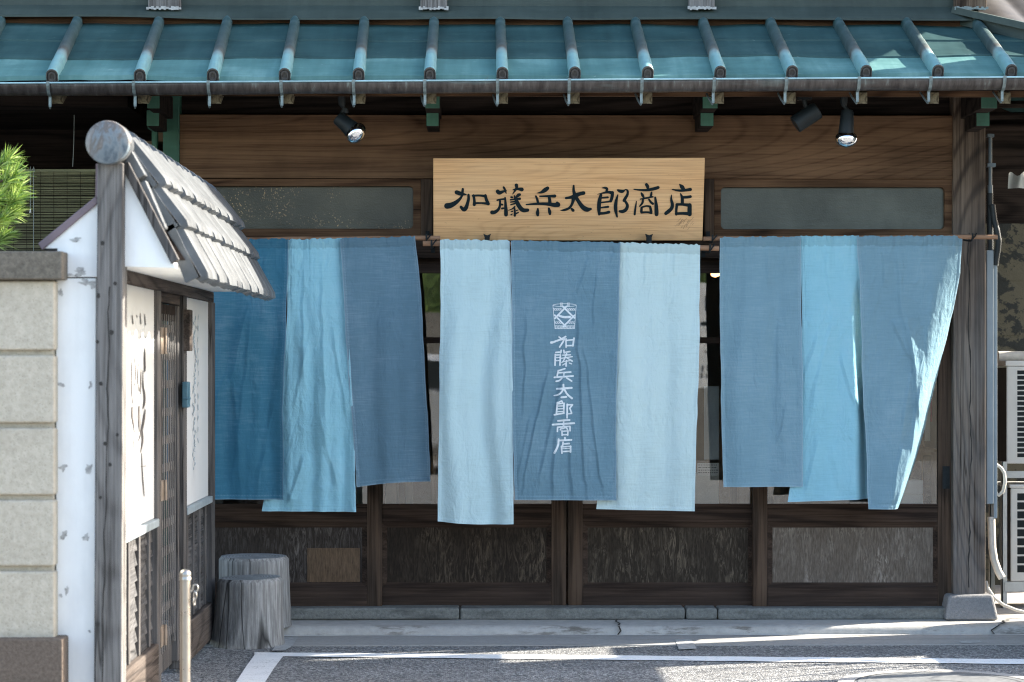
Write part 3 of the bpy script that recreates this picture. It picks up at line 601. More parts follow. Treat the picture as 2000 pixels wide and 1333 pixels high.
# side slope round the corner
mb = MB(); c1 = Vector((XR, TY, zt)); c2 = Vector((XR + 0.76, EY, ez(XR + 0.76)))
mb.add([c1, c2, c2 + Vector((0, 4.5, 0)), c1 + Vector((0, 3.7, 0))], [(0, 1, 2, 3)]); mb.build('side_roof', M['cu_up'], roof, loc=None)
mb = MB(); d = (c2 - c1).normalized(); up = Vector((0, 0, 1)); sdv = d.cross(up).normalized(); up2 = sdv.cross(d)
mb.obox(c1 + d * 0.52 + up2 * 0.055, d * 0.62, sdv * 0.085, up2 * 0.016); mb.obox(c1 + d * 0.52 + up2 * 0.02, d * 0.62, sdv * 0.05, up2 * 0.03)
mb.build('hip_flashing', M['cu_flash'], roof)
# battens
bt = [(-48, 3), (104, 153), (275, 312), (417, 445), (557, 577), (701, 712), (840, 848), (981, 977), (1122, 1108), (1264, 1240), (1405, 1372), (1545, 1503), (1689, 1635), (1829, 1768), (1972, 1905)]
def stad(w, h, n=8):
    r = w / 2; pts = []
    for k in range(n + 1): t = math.pi * k / n; pts.append((r * math.cos(t), h - r + r * math.sin(t)))
    for k in range(n + 1): t = math.pi + math.pi * k / n; pts.append((r * math.cos(t), r * 0.9 * math.sin(t) * 0.9 + r * 0.8))
    return pts
mb = MB(); L = 0.885; st = stad(0.054, 0.074); n = len(st)
zo = -0.030
def sect(y, k): cx, cz = 0, 0.037; return [((x - cx) * k, y, (z - cz) * k + cz + zo) for x, z in st]
rows = [sect(0.0, 1.0), sect(0.19, 1.0), sect(0.192, 0.95), sect(0.21, 0.95), sect(0.47, 0.95), sect(0.472, 0.91), sect(0.72, 0.91), sect(0.722, 0.88), sect(L, 0.88)]
vs = [p for r in rows for p in r]
mb.add(vs, [(i * n + k, i * n + (k + 1) % n, (i + 1) * n + (k + 1) % n, (i + 1) * n + k) for i in range(len(rows) - 1) for k in range(n)], 0)
e = [sect(0.0, 1.0), sect(-0.004, 0.97), sect(-0.004, 0.84), sect(0.004, 0.80), sect(0.004, 0.66), sect(-0.005, 0.60), sect(-0.005, 0.42), sect(0.001, 0.36)]
b0 = len(mb.v); mb.add([p for r in e for p in r], [(i * n + (k + 1) % n, i * n + k, (i + 1) * n + k, (i + 1) * n + (k + 1) % n) for i in range(len(e) - 1) for k in range(n)] + [tuple((len(e) - 1) * n + k for k in range(n))], 1)
proto = None
for bx, tx in bt:
    a = P(bx, 150, EY); a.z = ez(a.x); b = P(tx, 50, TY); b.z = zt
    yv = (b - a).normalized(); xv = yv.cross(Vector((0, 0, 1))).normalized(); zv = xv.cross(yv)
    a2 = a - yv * 0.03 + zv * 0.012
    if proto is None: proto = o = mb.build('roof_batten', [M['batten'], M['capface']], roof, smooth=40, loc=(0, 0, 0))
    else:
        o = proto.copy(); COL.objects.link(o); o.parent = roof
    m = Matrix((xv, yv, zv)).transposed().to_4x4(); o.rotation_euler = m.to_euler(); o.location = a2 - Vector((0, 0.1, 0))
# flashing and upper storey
mb = MB(); nx = 90; A = np.zeros((nx, 5, 3)); xs = np.linspace(-4.2, XR + 0.02, nx)
for j, (py, Y) in enumerate([(12, 0.10), (30, 0.0), (33.5, -0.012), (37, -0.012), (37, 0.03)]):
    z = P(1000, py, Y).z; A[:, j, 0] = xs; A[:, j, 1] = Y; A[:, j, 2] = z + (0.008 * fbm(xs * 0.9, xs * 0, 4, 2) if j else 0)
mb.grid(A); mb.build('wall_flashing', M['cu_flash'], shop, smooth=30)
mb = MB(); mb.box(-4.2, XR, 0.045, 0.10, P(1000, 56, 0.045).z, P(1000, 34, 0.045).z); mb.build('under_flashing', M['trim'], shop)
mb = MB(); mb.box(-6.0, XR - 0.01, 0.10, 0.2, 2.95, 5.6); mb.build('upper_wall', M['cu_flash'], shop)
for x0, x1, mm in ((289, 351, 'greypost'), (821, 873, 'greypost'), (1346, 1396, 'greypost'), (1867, 1927, 'post')):
    mb = MB(); mb.pbox(x0, -500, x1, 17, 0.035, 0.099); q = mb.build('upper_post', M[mm], shop, bevel=0.004)
    mb = MB(); a = P(x0 - 3, 19, 0.03); b = P(x1 + 3, 15, 0.03)
    for k in range(14):
        xx = a.x + (b.x - a.x) * k / 14; mb.box(xx, xx + (b.x - a.x) / 14.5, 0.022, 0.034, a.z + rnd.uniform(-.004, .003), b.z + rnd.uniform(-.004, .006))
    mb.build('caulking', M['tape'] if mm == 'greypost' else M['steel'], q)
# eave timber
rx = [-29, 112, 280, 421, 562, 702, 841, 981, 1121, 1263, 1403, 1543, 1683, 1823, 1963]
mb = MB(); a = 0.026
p0 = Vector((0, 0, 0)); sl = (zt - ez(0)) / (TY - EY)
mb.prism([(-a, 0, -a), (a, 0, -a), (a, 0, a), (-a, 0, a)], (0, 0.82, 0.82 * sl)); mb.box(-a * .55, a * .55, -0.003, 0.002, -a * .55, a * .55, 0)
proto = None
for x in rx:
    c = P(x, 192, -0.70)
    if proto is None: proto = o = mb.build('rafter', M['rafterend'], shop, bevel=0.002, loc=(0, 0, 0))
    else: o = proto.copy(); COL.objects.link(o); o.parent = shop
    o.location = c - Vector((0, 0.1, 0))
mb = MB(); z0 = P(1000, 178, -0.7).z; mb.prism([(-4.2, -0.72, z0 + .0), (-4.2, 0.1, z0 + 0.82 * sl), (-4.2, 0.1, z0 + 0.82 * sl + 0.02), (-4.2, -0.72, z0 + 0.02)], (4.2 + XR + 0.7, 0, 0)); mb.build('soffit', M['dark'], shop)
mb = MB(); mb.pbox(-200, 170, 2300, 190, -0.665, -0.64); mb.build('eave_board', M['trim'], shop)
for (u0, u1, l0, l1) in ((287, 312, 286, 311), (830, 859, 832.5, 857), (1372, 1402, 1368, 1394), (1916, 1948, 1907, 1933)):
    mb = MB(); mb.pbox(l0, 215, l1, 247, -0.26, 0.02, 0); mb.pbox(u0, 168, u1, 212.5, -0.45, 0.06, 0)
    mb.v = mb.v; o = mb.build('bracket_arm', [M['cu_green'], M['dark']], shop, bevel=0.004)
    for p in o.data.polygons:
        if abs(p.normal.y) < 0.5: p.material_index = 1
# gutter
mb = MB(); gz_l = P(0, 163, -0.84).z; gz_r = P(2000, 151, -0.84).z; gxl = P(0, 163, -0.84).x; gxr = P(2000, 151, -0.84).x
def gz(x): return gz_l + (gz_r - gz_l) * (x - gxl) / (gxr - gxl)
nx = 60; A = np.zeros((nx, 13, 3)); xs = np.linspace(-4.0, 3.1, nx)
for j in range(13):
    t = math.pi * j / 12
    A[:, j, 0] = xs; A[:, j, 1] = -0.79 - 0.05 * math.cos(t); A[:, j, 2] = gz(xs) - 0.052 * math.sin(t) + 0.0015 * fbm(xs * 4, xs * 0, 6)
mb.grid(A); mb.tube([(x, -0.842, gz(x)) for x in xs], 0.0042, 8, 1)
gut = mb.build('rain_gutter', [M['gutter'], M['rim']], shop, smooth=60)
sm = gut.modifiers.new('solid', 'SOLIDIFY'); sm.thickness = 0.002
gx = [-48, 94, 261, 407, 549, 690.5, 829.5, 972, 1112, 1254, 1395, 1536, 1678, 1818, 1962]
mb = MB(); ww = 0.0075
prof = [(-0.846, 0.006)] + [(-0.79 - 0.0555 * math.cos(math.pi * j / 12), -0.0565 * math.sin(math.pi * j / 12)) for j in range(0, 7)]
for (y0, z0), (y1, z1) in zip(prof[:-1], prof[1:]): mb.add([(-ww, y0 - .002, z0), (ww, y0 - .002, z0), (ww, y1 - .002, z1 - .001), (-ww, y1 - .002, z1 - .001)], [(0, 1, 2, 3)])
mb.box(-0.006, 0.006, -0.7945, -0.7905, -0.103, -0.055); mb.tube([(0, -0.792, -0.100), (-0.002, -0.78, -0.108), (-0.012, -0.75, -0.085), (-0.02, -0.70, -0.05)], 0.0045, 6)
mb.box(-0.003, 0.003, -0.848, -0.845, -0.012, -0.006)
proto = None
for x in gx:
    X = P(x, 165, -0.84).x
    if proto is None: proto = o = mb.build('gutter_bracket', M['steel'], gut, smooth=40, loc=(0, 0, 0))
    else: o = proto.copy(); COL.objects.link(o); o.parent = gut
    o.location = (X, -0.1, gz(X))
# shop body and room
xr = P(1925, 600, 0.1).x - 0.02
mb = MB(); mb.box(xr - 0.1, xr, 0.17, 4.2, 0.03, 2.9); mb.build('side_wall', M['dark'], shop)
mb = MB(); mb.box(-1.62, xr - 0.12, 3.2, 3.3, 0.03, 2.4); mb.box(-1.72, -1.62, 0.17, 3.3, 0.03, 2.4); mb.box(xr - 0.14, xr - 0.11, 0.2, 3.2, 0.03, 2.4); mb.box(-1.62, xr - 0.12, 0.2, 3.2, 2.4, 2.45); mb.build('room_wall', M['roomwall'], shop)
mb = MB(); mb.box(-1.62, xr - 0.12, 0.2, 3.2, 0.03, 0.1); mb.build('room_floor', M['roomfloor'], shop)
mb = MB(); mb.box(-6.0, -1.72, 1.1, 1.2, 0, 3.1); mb.box(-6.0, xr, 4.2, 4.3, 0, 5.6); mb.box(-6.0, -5.9, 0.2, 4.2, 0, 5.6); mb.box(xr - .1, xr, 0.2, 4.2, 3.0, 5.6); mb.box(-6.0, xr, 0.2, 4.3, 5.6, 5.7); mb.build('body_wall', M['dark'], shop)
mb = MB(); mb.box(XR + 0.02, 3.1, 0.06, 3.0, 3.75, 6.0); mb.build('roof_sun_blocker', M['dark'], shop)  # unseen box, added to keep the sun off the pent roof
mb = MB(); mb.box(-6.0, -1.72, -0.02, 1.1, 2.55, 2.6); mb.build('bay_ceiling', M['dark'], shop)
mb = MB(); mb.box(-6.0, -1.56, 0.04, 0.10, 0.03, 0.85); mb.build('bay_wall', M['dark'], shop)
# bracing of the bay beside the green post
mb = MB(); mb.pbox(288, 225, 312, 252, -0.12, 0.06); mb.pbox(296, 252, 306, 330, 0.0, 0.06); mb.build('bay_bracket', M['cu_green'], shop, bevel=0.004)
# ================================================================== SIGN BOARD
ST, SB = -0.20, -0.12
def sY(py): return ST + (SB - ST) * (py - 309) / 161
q = [P(846, 309.5, ST), P(1377, 308.5, ST), P(1372, 470, SB), P(846.5, 470, SB)]
sign = thing('signboard', 'pale wooden shop signboard with seven carved black characters above the middle curtain', 'signboard', (q[3].x / 2 + q[2].x / 2, -0.1, q[3].z))
mb = MB(); mb.prism(q, (0, 0.035, 0)); mb.build('board', M['sign'], sign, bevel=0.003)
Z4 = 280 / 2000
T1 = [[(300,330,60),(360,352,58),(430,362,20)], [(385,285,34),(380,330,38),(375,380,30),(340,430,42),(280,480,60),(210,515,78),(165,520,82)],
 [(465,365,34),(468,420,40),(450,490,46),(430,550,60),(400,580,56),(360,535,40)],
 [(535,375,38),(548,440,36),(545,500,46)], [(525,378,30),(620,372,28),(700,385,40)], [(700,375,40),(712,430,44),(740,490,46)], [(548,482,30),(630,478,24),(735,488,40)],
 [(955,260,28),(975,295,34),(990,345,12)], [(872,318,56),(895,342,58),(940,320,36),(985,308,28)], [(1133,232,52),(1140,265,40),(1105,320,26),(1080,355,10)], [(1085,295,14),(1140,280,30),(1208,290,56)],
 [(865,440,24),(900,430,24),(955,425,28)], [(905,450,30),(905,520,34),(880,575,40),(830,610,52),(795,610,58)], [(975,405,24),(982,500,40),(988,600,54),(988,642,54)],
 [(922,500,28),(938,502,28)], [(932,556,28),(952,553,26)], [(1060,398,28),(1075,400,28)], [(1105,380,20),(1108,412,22)], [(1130,400,30),(1162,367,50),(1178,362,40)],
 [(1050,435,22),(1120,425,24),(1180,420,36)], [(1050,466,18),(1150,455,30)], [(1055,503,20),(1110,487,24)], [(1115,400,30),(1140,470,60),(1180,540,60),(1225,585,62),(1290,578,46)],
 [(1110,530,22),(1080,560,20),(1020,582,8)], [(1105,545,26),(1112,600,30),(1110,655,34)], [(1058,602,14),(1080,596,18)], [(1058,643,20),(1075,632,14)], [(1135,585,18),(1155,575,12)], [(1130,625,24),(1160,612,18)],
 [(1420,340,8),(1480,332,34),(1530,300,66),(1568,272,50)], [(1405,385,26),(1425,430,36),(1435,480,36)], [(1460,385,22),(1560,385,30),(1668,382,46)], [(1590,400,40),(1598,440,46),(1600,480,50)],
 [(1270,502,18),(1400,490,34),(1560,490,44),(1660,508,60),(1712,503,68)], [(1700,475,34),(1720,490,40)], [(1432,560,24),(1428,620,56),(1430,648,38)], [(1585,555,30),(1598,600,50),(1600,628,40)]]
T2 = [[(75,238,26),(72,300,38),(85,350,50)], [(-32,410,34),(40,400,40),(100,375,70),(160,350,50),(212,340,54)], [(75,400,60),(60,480,36),(20,550,34),(-60,580,36),(-110,582,6)], [(100,390,50),(150,470,52),(200,540,64),(260,575,72),(312,562,34)], [(45,560,30),(66,582,44)],
 [(470,270,10),(510,265,32),(545,280,40),(530,315,30)], [(405,358,6),(480,340,24),(560,325,38),(610,340,50)], [(615,335,46),(610,400,46),(592,452,42)], [(455,365,40),(432,450,56),(425,560,56),(430,638,32)],
 [(450,408,24),(550,400,30)], [(450,475,22),(600,455,26)], [(450,545,22),(555,532,32)], [(430,625,40),(510,622,36),(566,606,42)], [(690,365,16),(665,450,44),(655,560,56),(680,672,22)],
 [(690,300,28),(720,315,50),(760,318,46),(785,300,20)], [(792,290,14),(830,300,30),(828,360,36),(790,420,44),(775,445,40)], [(790,450,34),(830,510,42),(810,570,50),(760,600,50),(718,595,36)],
 [(1090,222,44),(1105,245,52),(1110,285,30)], [(915,288,16),(1000,298,28),(1100,300,36),(1200,280,48),(1252,263,44)], [(1018,340,22),(1035,370,44),(1050,400,28)], [(1160,330,24),(1155,370,36),(1140,395,22)], [(1002,425,16),(1090,410,28),(1178,392,22)],
 [(1040,430,30),(1035,480,34),(995,525,18)], [(1125,430,26),(1150,470,34),(1178,490,34)], [(950,455,12),(935,550,30),(925,638,30)], [(1212,402,28),(1225,500,48),(1230,600,60),(1230,638,54)],
 [(1022,545,34),(1018,600,38)], [(1035,535,26),(1090,518,24),(1130,527,32)], [(1140,530,34),(1155,598,40)], [(1018,612,32),(1100,605,26),(1158,618,34)],
 [(1555,222,22),(1585,255,66),(1610,285,40)], [(1450,290,14),(1540,308,34),(1630,302,38),(1702,290,46)], [(1440,365,10),(1432,430,34),(1455,500,46),(1440,560,50),(1385,605,54),(1360,624,48)], [(1565,350,18),(1590,400,44),(1590,480,46)], [(1600,400,38),(1660,398,40),(1703,390,40)],
 [(1515,500,40),(1505,570,36),(1505,638,34)], [(1512,500,38),(1590,498,34),(1680,510,50)], [(1692,510,58),(1690,580,62),(1692,636,58)], [(1504,628,38),(1600,622,40),(1690,630,50)]]
mb = MB()
def m1(ox):
    def f(x, y, l):
        px, py = ox + x * Z4, 330 + y * Z4
        p = P(px, py, sY(py)); return Vector((p.x, p.y - 0.0025 - l * 0.00025, p.z))
    return f
strokes(mb, T1, m1(850), 10); strokes(mb, T2, m1(1110), 10, 3)
mb.build('lettering', M['ink'], sign)
mb = MB()
for k in range(16):
    x = rnd.uniform(1320, 1352); y = rnd.uniform(432, 450); p0 = P(x, y, sY(y)); p1 = P(x + 5 + rnd.uniform(-2, 3), y - rnd.uniform(4, 12), sY(y - 8))
    s = Vector((0.0008, 0, 0)); u = Vector((0, -0.0022, 0)); mb.add([p0 - s + u, p0 + s + u, p1 + s + u, p1 - s + u], [(0, 1, 2, 3)])
mb.build('scratches', plain('scratch_mark', (0.22, 0.14, 0.075), 0.8), sign)
for x in (951.5, 1268):
    mb = MB(); pts = [(x - 7.5, 457), (x, 460), (x + 7.5, 457), (x + 5, 464), (x + 5, 476), (x - 5, 476), (x - 5, 464)]
    mb.prism([P(a, b, -0.165) for a, b in pts], (0, 0.02, 0)); mb.pbox(x - 5, 470, x + 5, 476, -0.164, 0.03); mb.build('support', M['iron'], sign)
# ================================================================== CURTAINS
def cloth(name, left, right, Y0, mat, parent, folds=(), creases=(), seed=0, gather=0.004, wr=0.0030, crinkle=0.0011, nu=100, nv=240, extra=None, bottom=None, hemL=True, hemR=True, KC=1.5, KW=1.3):
    v = np.linspace(0, 1, nv)[:, None]; u = np.linspace(0, 1, nu)[None, :]
    def edge(e):
        ys = np.array([p[1] for p in e], float); t = (ys - ys[0]) / (ys[-1] - ys[0]); return np.interp(v[:, 0], t, [p[0] for p in e])[:, None], (ys[0] + (ys[-1] - ys[0]) * v[:, 0])[:, None]
    def sm(a): # soften polyline
        k = nv // 14; pad = np.concatenate([2 * a[:1] - a[1:k + 1][::-1], a, 2 * a[-1:] - a[-k - 1:-1][::-1]]); ker = np.ones(2 * k + 1) / (2 * k + 1); return np.convolve(pad[:, 0], ker, 'valid')[:, None]
    xl, yl = edge(left); xr_, yr = edge(right); xl, xr_ = sm(xl), sm(xr_)
    X = xl + (xr_ - xl) * u; Y = yl + (yr - yl) * u
    if bottom is not None: Y = Y + v ** 3 * bottom(u)
    X = X + 1.2 * fbm(Y / 60, u * 0 + seed, seed + 2, 2) * (np.abs(u - 0.5) * 2) ** 4
    Y = Y + (1 - v) ** 12 * 1.6 * vnoise(X / 5, X * 0, seed + 9)
    Hh = (Y - Y[:1])
    fall = ease(Hh / 260.0)
    wr = wr * KW; crinkle = crinkle * 1.5; D = np.zeros_like(X)
    wx = X + 16 * vnoise(X / 140, Y / 260, seed + 1)
    for amp, per, ph, f0 in folds: D = D + amp * np.sin(2 * math.pi * (wx / per) + ph) * (f0 + (1 - f0) * fall)
    D = D + wr * (ridged(X / 55, Y / 260, seed + 3) - 0.6) * (0.35 + 0.65 * fall) + wr * 1.1 * fbm(X / 70, Y / 120, seed + 4, 3)
    cr = np.maximum(0, fbm(X / 160, Y / 160, seed + 6, 2)) + 0.35
    D = D - crinkle * cr * np.maximum(0, ridged((X + Y * 0.25) / 17, (Y - X * 0.3) / 34, seed + 5, 3) - 0.5)
    D = D + gather * (ridged(X / 15, Y / 300, seed + 7, 2) - 0.8) * np.exp(-Hh / 42.0)
    for (x0, y0, x1, y1, wd, am) in creases:
        L2 = (x1 - x0) ** 2 + (y1 - y0) ** 2; t = np.clip(((X - x0) * (x1 - x0) + (Y - y0) * (y1 - y0)) / L2, 0, 1)
        wob = 2.5 * vnoise(Y / 40, X * 0, seed + 11)
        sd_ = ((X - x0 + wob) * (y1 - y0) - (Y - y0) * (x1 - x0)) / math.sqrt(L2)
        tt = ((X - x0) * (x1 - x0) + (Y - y0) * (y1 - y0)) / L2
        env = ease(tt / 0.25) * ease((1.08 - tt) / 0.3)
        am = am * KC; D = D - am * np.where(sd_ < 0, np.maximum(0, 1 + sd_ / (wd * 1.1)), np.maximum(0, 1 - sd_ / (wd * 4.5))) ** 1.25 * env
    W = (xr_ - xl)
    dl = u * W; dr = (1 - u) * W; db = (1 - v) * (Y[-1:] - Y[:1])
    wear = np.zeros_like(X)
    def hem(dist, wd):
        nonlocal D, wear
        D = D - 0.0012 * (dist < wd) + 0.0010 * np.exp(-((dist - wd - 1.0) / 1.4) ** 2); wear = np.maximum(wear, np.exp(-(dist / 1.6) ** 2) * 0.9); wear = np.maximum(wear, 0.45 * np.exp(-((dist - wd) / 0.9) ** 2) * (0.6 + 0.4 * np.sin(X * 1.1 + Y * 1.1)))
    hem(db, 7.5)
    if hemL: hem(dl, 5.0)
    if hemR: hem(dr, 5.0)
    D = D + 0.0016 * np.exp(-((Hh - 19) / 1.3) ** 2) - 0.003 * np.exp(-((Hh - 8) / 7.0) ** 2)
    if extra is not None: D = D + extra(u, v, X, Y)
    # to metres
    a = (X - 1000) / FPX; b = (HOR - Y) / FPX; c, s = math.cos(YAW), math.sin(YAW); t = (Y0 - CAM[1]) / (c - a * s)
    A = np.stack([t * (s + a * c), Y0 + D, CAM[2] + t * b], -1)
    mb = MB(); mb.grid(A)
    o = mb.build(name, mat, parent, smooth=180)
    at = o.data.attributes.new('wear', 'FLOAT', 'POINT'); at.data.foreach_set('value', wear.ravel().astype(np.float32))
    at = o.data.attributes.new('pocket_shade', 'FLOAT', 'POINT'); at.data.foreach_set('value', (Hh < 19).ravel().astype(np.float32))
    return dict(o=o, X=X, Y=Y, D=D, Y0=Y0)
nL = thing('noren_curtain', 'left split curtain in deep blue, sky blue and slate blue, beside the tiled gate', 'curtain', (P(640, 465, -0.2).x, -0.2, P(640, 465, -0.2).z), 'split curtains over the shop doors')
nC = thing('noren_curtain', 'middle split curtain, pale blue outside, with a white bucket emblem and characters', 'curtain', (P(1115, 472, -0.3).x, -0.3, P(1115, 472, -0.3).z), 'split curtains over the shop doors')
nR = thing('noren_curtain', 'right split curtain with its free corner blown back beside the wooden post', 'curtain', (P(1645, 464, -0.2).x, -0.2, P(1645, 464, -0.2).z), 'split curtains over the shop doors')
f = [(0.010, 96, 0.3, 0.2), (0.006, 47, 1.0, 0.4)]
# left curtain
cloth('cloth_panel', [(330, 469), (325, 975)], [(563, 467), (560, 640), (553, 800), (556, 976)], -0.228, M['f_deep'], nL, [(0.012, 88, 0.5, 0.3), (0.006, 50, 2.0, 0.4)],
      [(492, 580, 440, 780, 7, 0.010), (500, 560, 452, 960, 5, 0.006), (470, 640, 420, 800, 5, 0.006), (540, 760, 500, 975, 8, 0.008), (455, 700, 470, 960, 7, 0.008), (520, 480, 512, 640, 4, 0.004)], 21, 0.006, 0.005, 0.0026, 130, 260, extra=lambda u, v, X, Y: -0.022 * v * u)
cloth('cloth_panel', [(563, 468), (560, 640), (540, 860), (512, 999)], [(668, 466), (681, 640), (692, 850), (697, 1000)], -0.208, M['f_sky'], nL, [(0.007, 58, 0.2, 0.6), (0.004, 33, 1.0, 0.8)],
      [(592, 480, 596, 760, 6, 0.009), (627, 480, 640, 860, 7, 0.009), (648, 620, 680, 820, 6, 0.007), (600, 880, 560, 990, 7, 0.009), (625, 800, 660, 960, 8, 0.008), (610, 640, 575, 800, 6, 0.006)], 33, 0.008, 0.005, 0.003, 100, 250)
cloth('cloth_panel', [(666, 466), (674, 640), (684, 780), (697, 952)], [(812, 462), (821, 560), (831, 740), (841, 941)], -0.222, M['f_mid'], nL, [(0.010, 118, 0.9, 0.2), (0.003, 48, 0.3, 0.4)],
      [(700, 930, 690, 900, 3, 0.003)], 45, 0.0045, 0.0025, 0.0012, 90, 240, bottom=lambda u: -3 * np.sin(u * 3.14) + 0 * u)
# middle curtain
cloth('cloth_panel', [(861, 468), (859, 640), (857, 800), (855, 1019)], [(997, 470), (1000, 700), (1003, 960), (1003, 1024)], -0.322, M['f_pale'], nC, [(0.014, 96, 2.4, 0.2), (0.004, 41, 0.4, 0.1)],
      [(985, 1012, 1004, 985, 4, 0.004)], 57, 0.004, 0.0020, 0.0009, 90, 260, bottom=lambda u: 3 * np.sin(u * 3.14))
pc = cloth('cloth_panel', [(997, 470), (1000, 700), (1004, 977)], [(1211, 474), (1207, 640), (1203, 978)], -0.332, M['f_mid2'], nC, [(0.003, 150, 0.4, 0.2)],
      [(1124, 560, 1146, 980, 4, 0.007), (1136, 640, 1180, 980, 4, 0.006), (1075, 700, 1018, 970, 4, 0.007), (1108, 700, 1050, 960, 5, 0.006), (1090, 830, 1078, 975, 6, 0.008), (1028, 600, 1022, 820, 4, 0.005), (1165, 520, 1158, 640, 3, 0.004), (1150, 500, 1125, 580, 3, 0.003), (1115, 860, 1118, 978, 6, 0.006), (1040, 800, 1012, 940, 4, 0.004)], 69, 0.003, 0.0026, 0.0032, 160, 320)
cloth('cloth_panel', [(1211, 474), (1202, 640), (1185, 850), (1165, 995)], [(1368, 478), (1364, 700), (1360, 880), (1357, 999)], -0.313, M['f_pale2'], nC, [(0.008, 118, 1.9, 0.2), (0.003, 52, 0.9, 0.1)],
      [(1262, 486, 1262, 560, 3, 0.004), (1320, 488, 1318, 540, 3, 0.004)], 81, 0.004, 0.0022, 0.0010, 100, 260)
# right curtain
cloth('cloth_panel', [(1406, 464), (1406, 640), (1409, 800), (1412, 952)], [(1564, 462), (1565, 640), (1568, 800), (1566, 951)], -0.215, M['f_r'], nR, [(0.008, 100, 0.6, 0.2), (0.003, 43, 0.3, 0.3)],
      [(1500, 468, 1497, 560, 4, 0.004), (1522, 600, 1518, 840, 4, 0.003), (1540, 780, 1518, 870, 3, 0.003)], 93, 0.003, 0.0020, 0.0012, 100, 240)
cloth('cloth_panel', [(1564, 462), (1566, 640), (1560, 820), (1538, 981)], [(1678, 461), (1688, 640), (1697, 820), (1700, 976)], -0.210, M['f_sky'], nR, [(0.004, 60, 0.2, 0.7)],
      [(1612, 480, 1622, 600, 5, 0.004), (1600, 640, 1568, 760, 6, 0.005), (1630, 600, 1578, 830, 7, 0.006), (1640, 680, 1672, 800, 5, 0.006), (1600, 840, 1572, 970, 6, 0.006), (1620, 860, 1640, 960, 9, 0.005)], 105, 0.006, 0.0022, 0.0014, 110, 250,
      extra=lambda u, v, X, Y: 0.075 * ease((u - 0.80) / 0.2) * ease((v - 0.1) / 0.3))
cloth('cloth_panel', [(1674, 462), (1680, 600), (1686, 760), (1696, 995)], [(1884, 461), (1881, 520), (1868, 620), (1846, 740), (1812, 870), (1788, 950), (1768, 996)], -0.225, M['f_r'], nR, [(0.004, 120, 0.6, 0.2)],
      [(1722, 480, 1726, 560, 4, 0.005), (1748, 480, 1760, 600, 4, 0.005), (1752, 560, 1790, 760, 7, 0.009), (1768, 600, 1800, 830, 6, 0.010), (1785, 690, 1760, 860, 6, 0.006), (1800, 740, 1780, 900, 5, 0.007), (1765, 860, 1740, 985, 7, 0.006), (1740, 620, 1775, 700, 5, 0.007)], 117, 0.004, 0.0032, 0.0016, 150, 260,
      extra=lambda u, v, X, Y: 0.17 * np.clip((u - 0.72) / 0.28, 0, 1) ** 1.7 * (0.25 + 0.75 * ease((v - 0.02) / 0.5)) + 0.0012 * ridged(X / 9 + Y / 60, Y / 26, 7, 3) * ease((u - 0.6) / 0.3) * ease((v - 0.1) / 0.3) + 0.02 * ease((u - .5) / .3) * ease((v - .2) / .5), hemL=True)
# rods (each slides out of its hooks) and hooks
def rod(a, b, Y, r, label, hooks):
    p0 = P(*a, Y); p1 = P(*b, Y); n = 9
    o = MB(); o.tube([p0 + (p1 - p0) * (k / n) + Vector((0, 0, 0.0015 * math.sin(k * 1.9))) for k in range(n + 1)], r, 12)
    ro = tag(o.build('curtain_rod', M['bamboo_rod'], smooth=40, loc=((p0 + p1) / 2)), label, 'curtain rod', 'rods carrying the split curtains')
    for hx, hy in hooks:
        q = P(hx, hy, Y); mb = MB()
        mb.box(q.x - .009, q.x + .009, 0.012, 0.026, q.z - 0.005, q.z + 0.045) if Y > -0.25 else mb.box(q.x - .009, q.x + .009, 0.012, 0.026, q.z - 0.03, q.z + 0.02)
        mb.tube([(q.x, 0.014, q.z - 0.004), (q.x, Y + 0.04, q.z - r - .006), (q.x, Y, q.z - r - 0.007), (q.x, Y - r - 0.008, q.z - .004), (q.x, Y - r - .010, q.z + 0.016)], 0.0045, 8)
        mb.tube([(q.x + .010 + 0.012 * math.cos(t * .7), Y - r * 0.2 - (r + .004) * math.sin(t * .7), q.z + (r + .004) * math.cos(t * .7)) for t in range(10)], 0.0035, 6)
        mb.build('rod_hook', M['iron'], shop, smooth=40)
rod((330, 470), (860, 465), -0.183, 0.0120, 'thin wooden rod carrying the left split curtain', [(833, 465)])
rod((826, 476), (1404, 485), -0.283, 0.0130, 'thicker wooden rod carrying the middle split curtain below the signboard', [(843, 476), (1386, 485)])
rod((1374, 467), (1948, 463), -0.183, 0.0112, 'wooden rod carrying the right split curtain, its end past the corner post', [(1391, 466), (1898, 463)])
mb = MB(); p = P(1390, 490, -0.3)
# lettering on the middle curtain
def cm(oy):
    Xc, Yc, Dc = pc['X'], pc['Y'], pc['D']; nv_, nu_ = Xc.shape
    def f(x, y, l):
        px, py = 1060 + x / 8.325, oy + y / 8.331
        vi = np.clip((py - Yc[0, nu_ // 2]) / (Yc[-1, nu_ // 2] - Yc[0, nu_ // 2]) * (nv_ - 1), 0, nv_ - 1.001); i = int(vi)
        ui = np.clip((px - Xc[i, 0]) / (Xc[i, -1] - Xc[i, 0]) * (nu_ - 1), 0, nu_ - 1.001); j = int(ui); fv, fu = vi - i, ui - j
        d = (Dc[i, j] * (1 - fu) + Dc[i, j + 1] * fu) * (1 - fv) + (Dc[i + 1, j] * (1 - fu) + Dc[i + 1, j + 1] * fu) * fv
        p = P(px, py, pc['Y0']); return Vector((p.x, pc['Y0'] + d - 0.0018 - l * 0.00016, p.z))
    return f
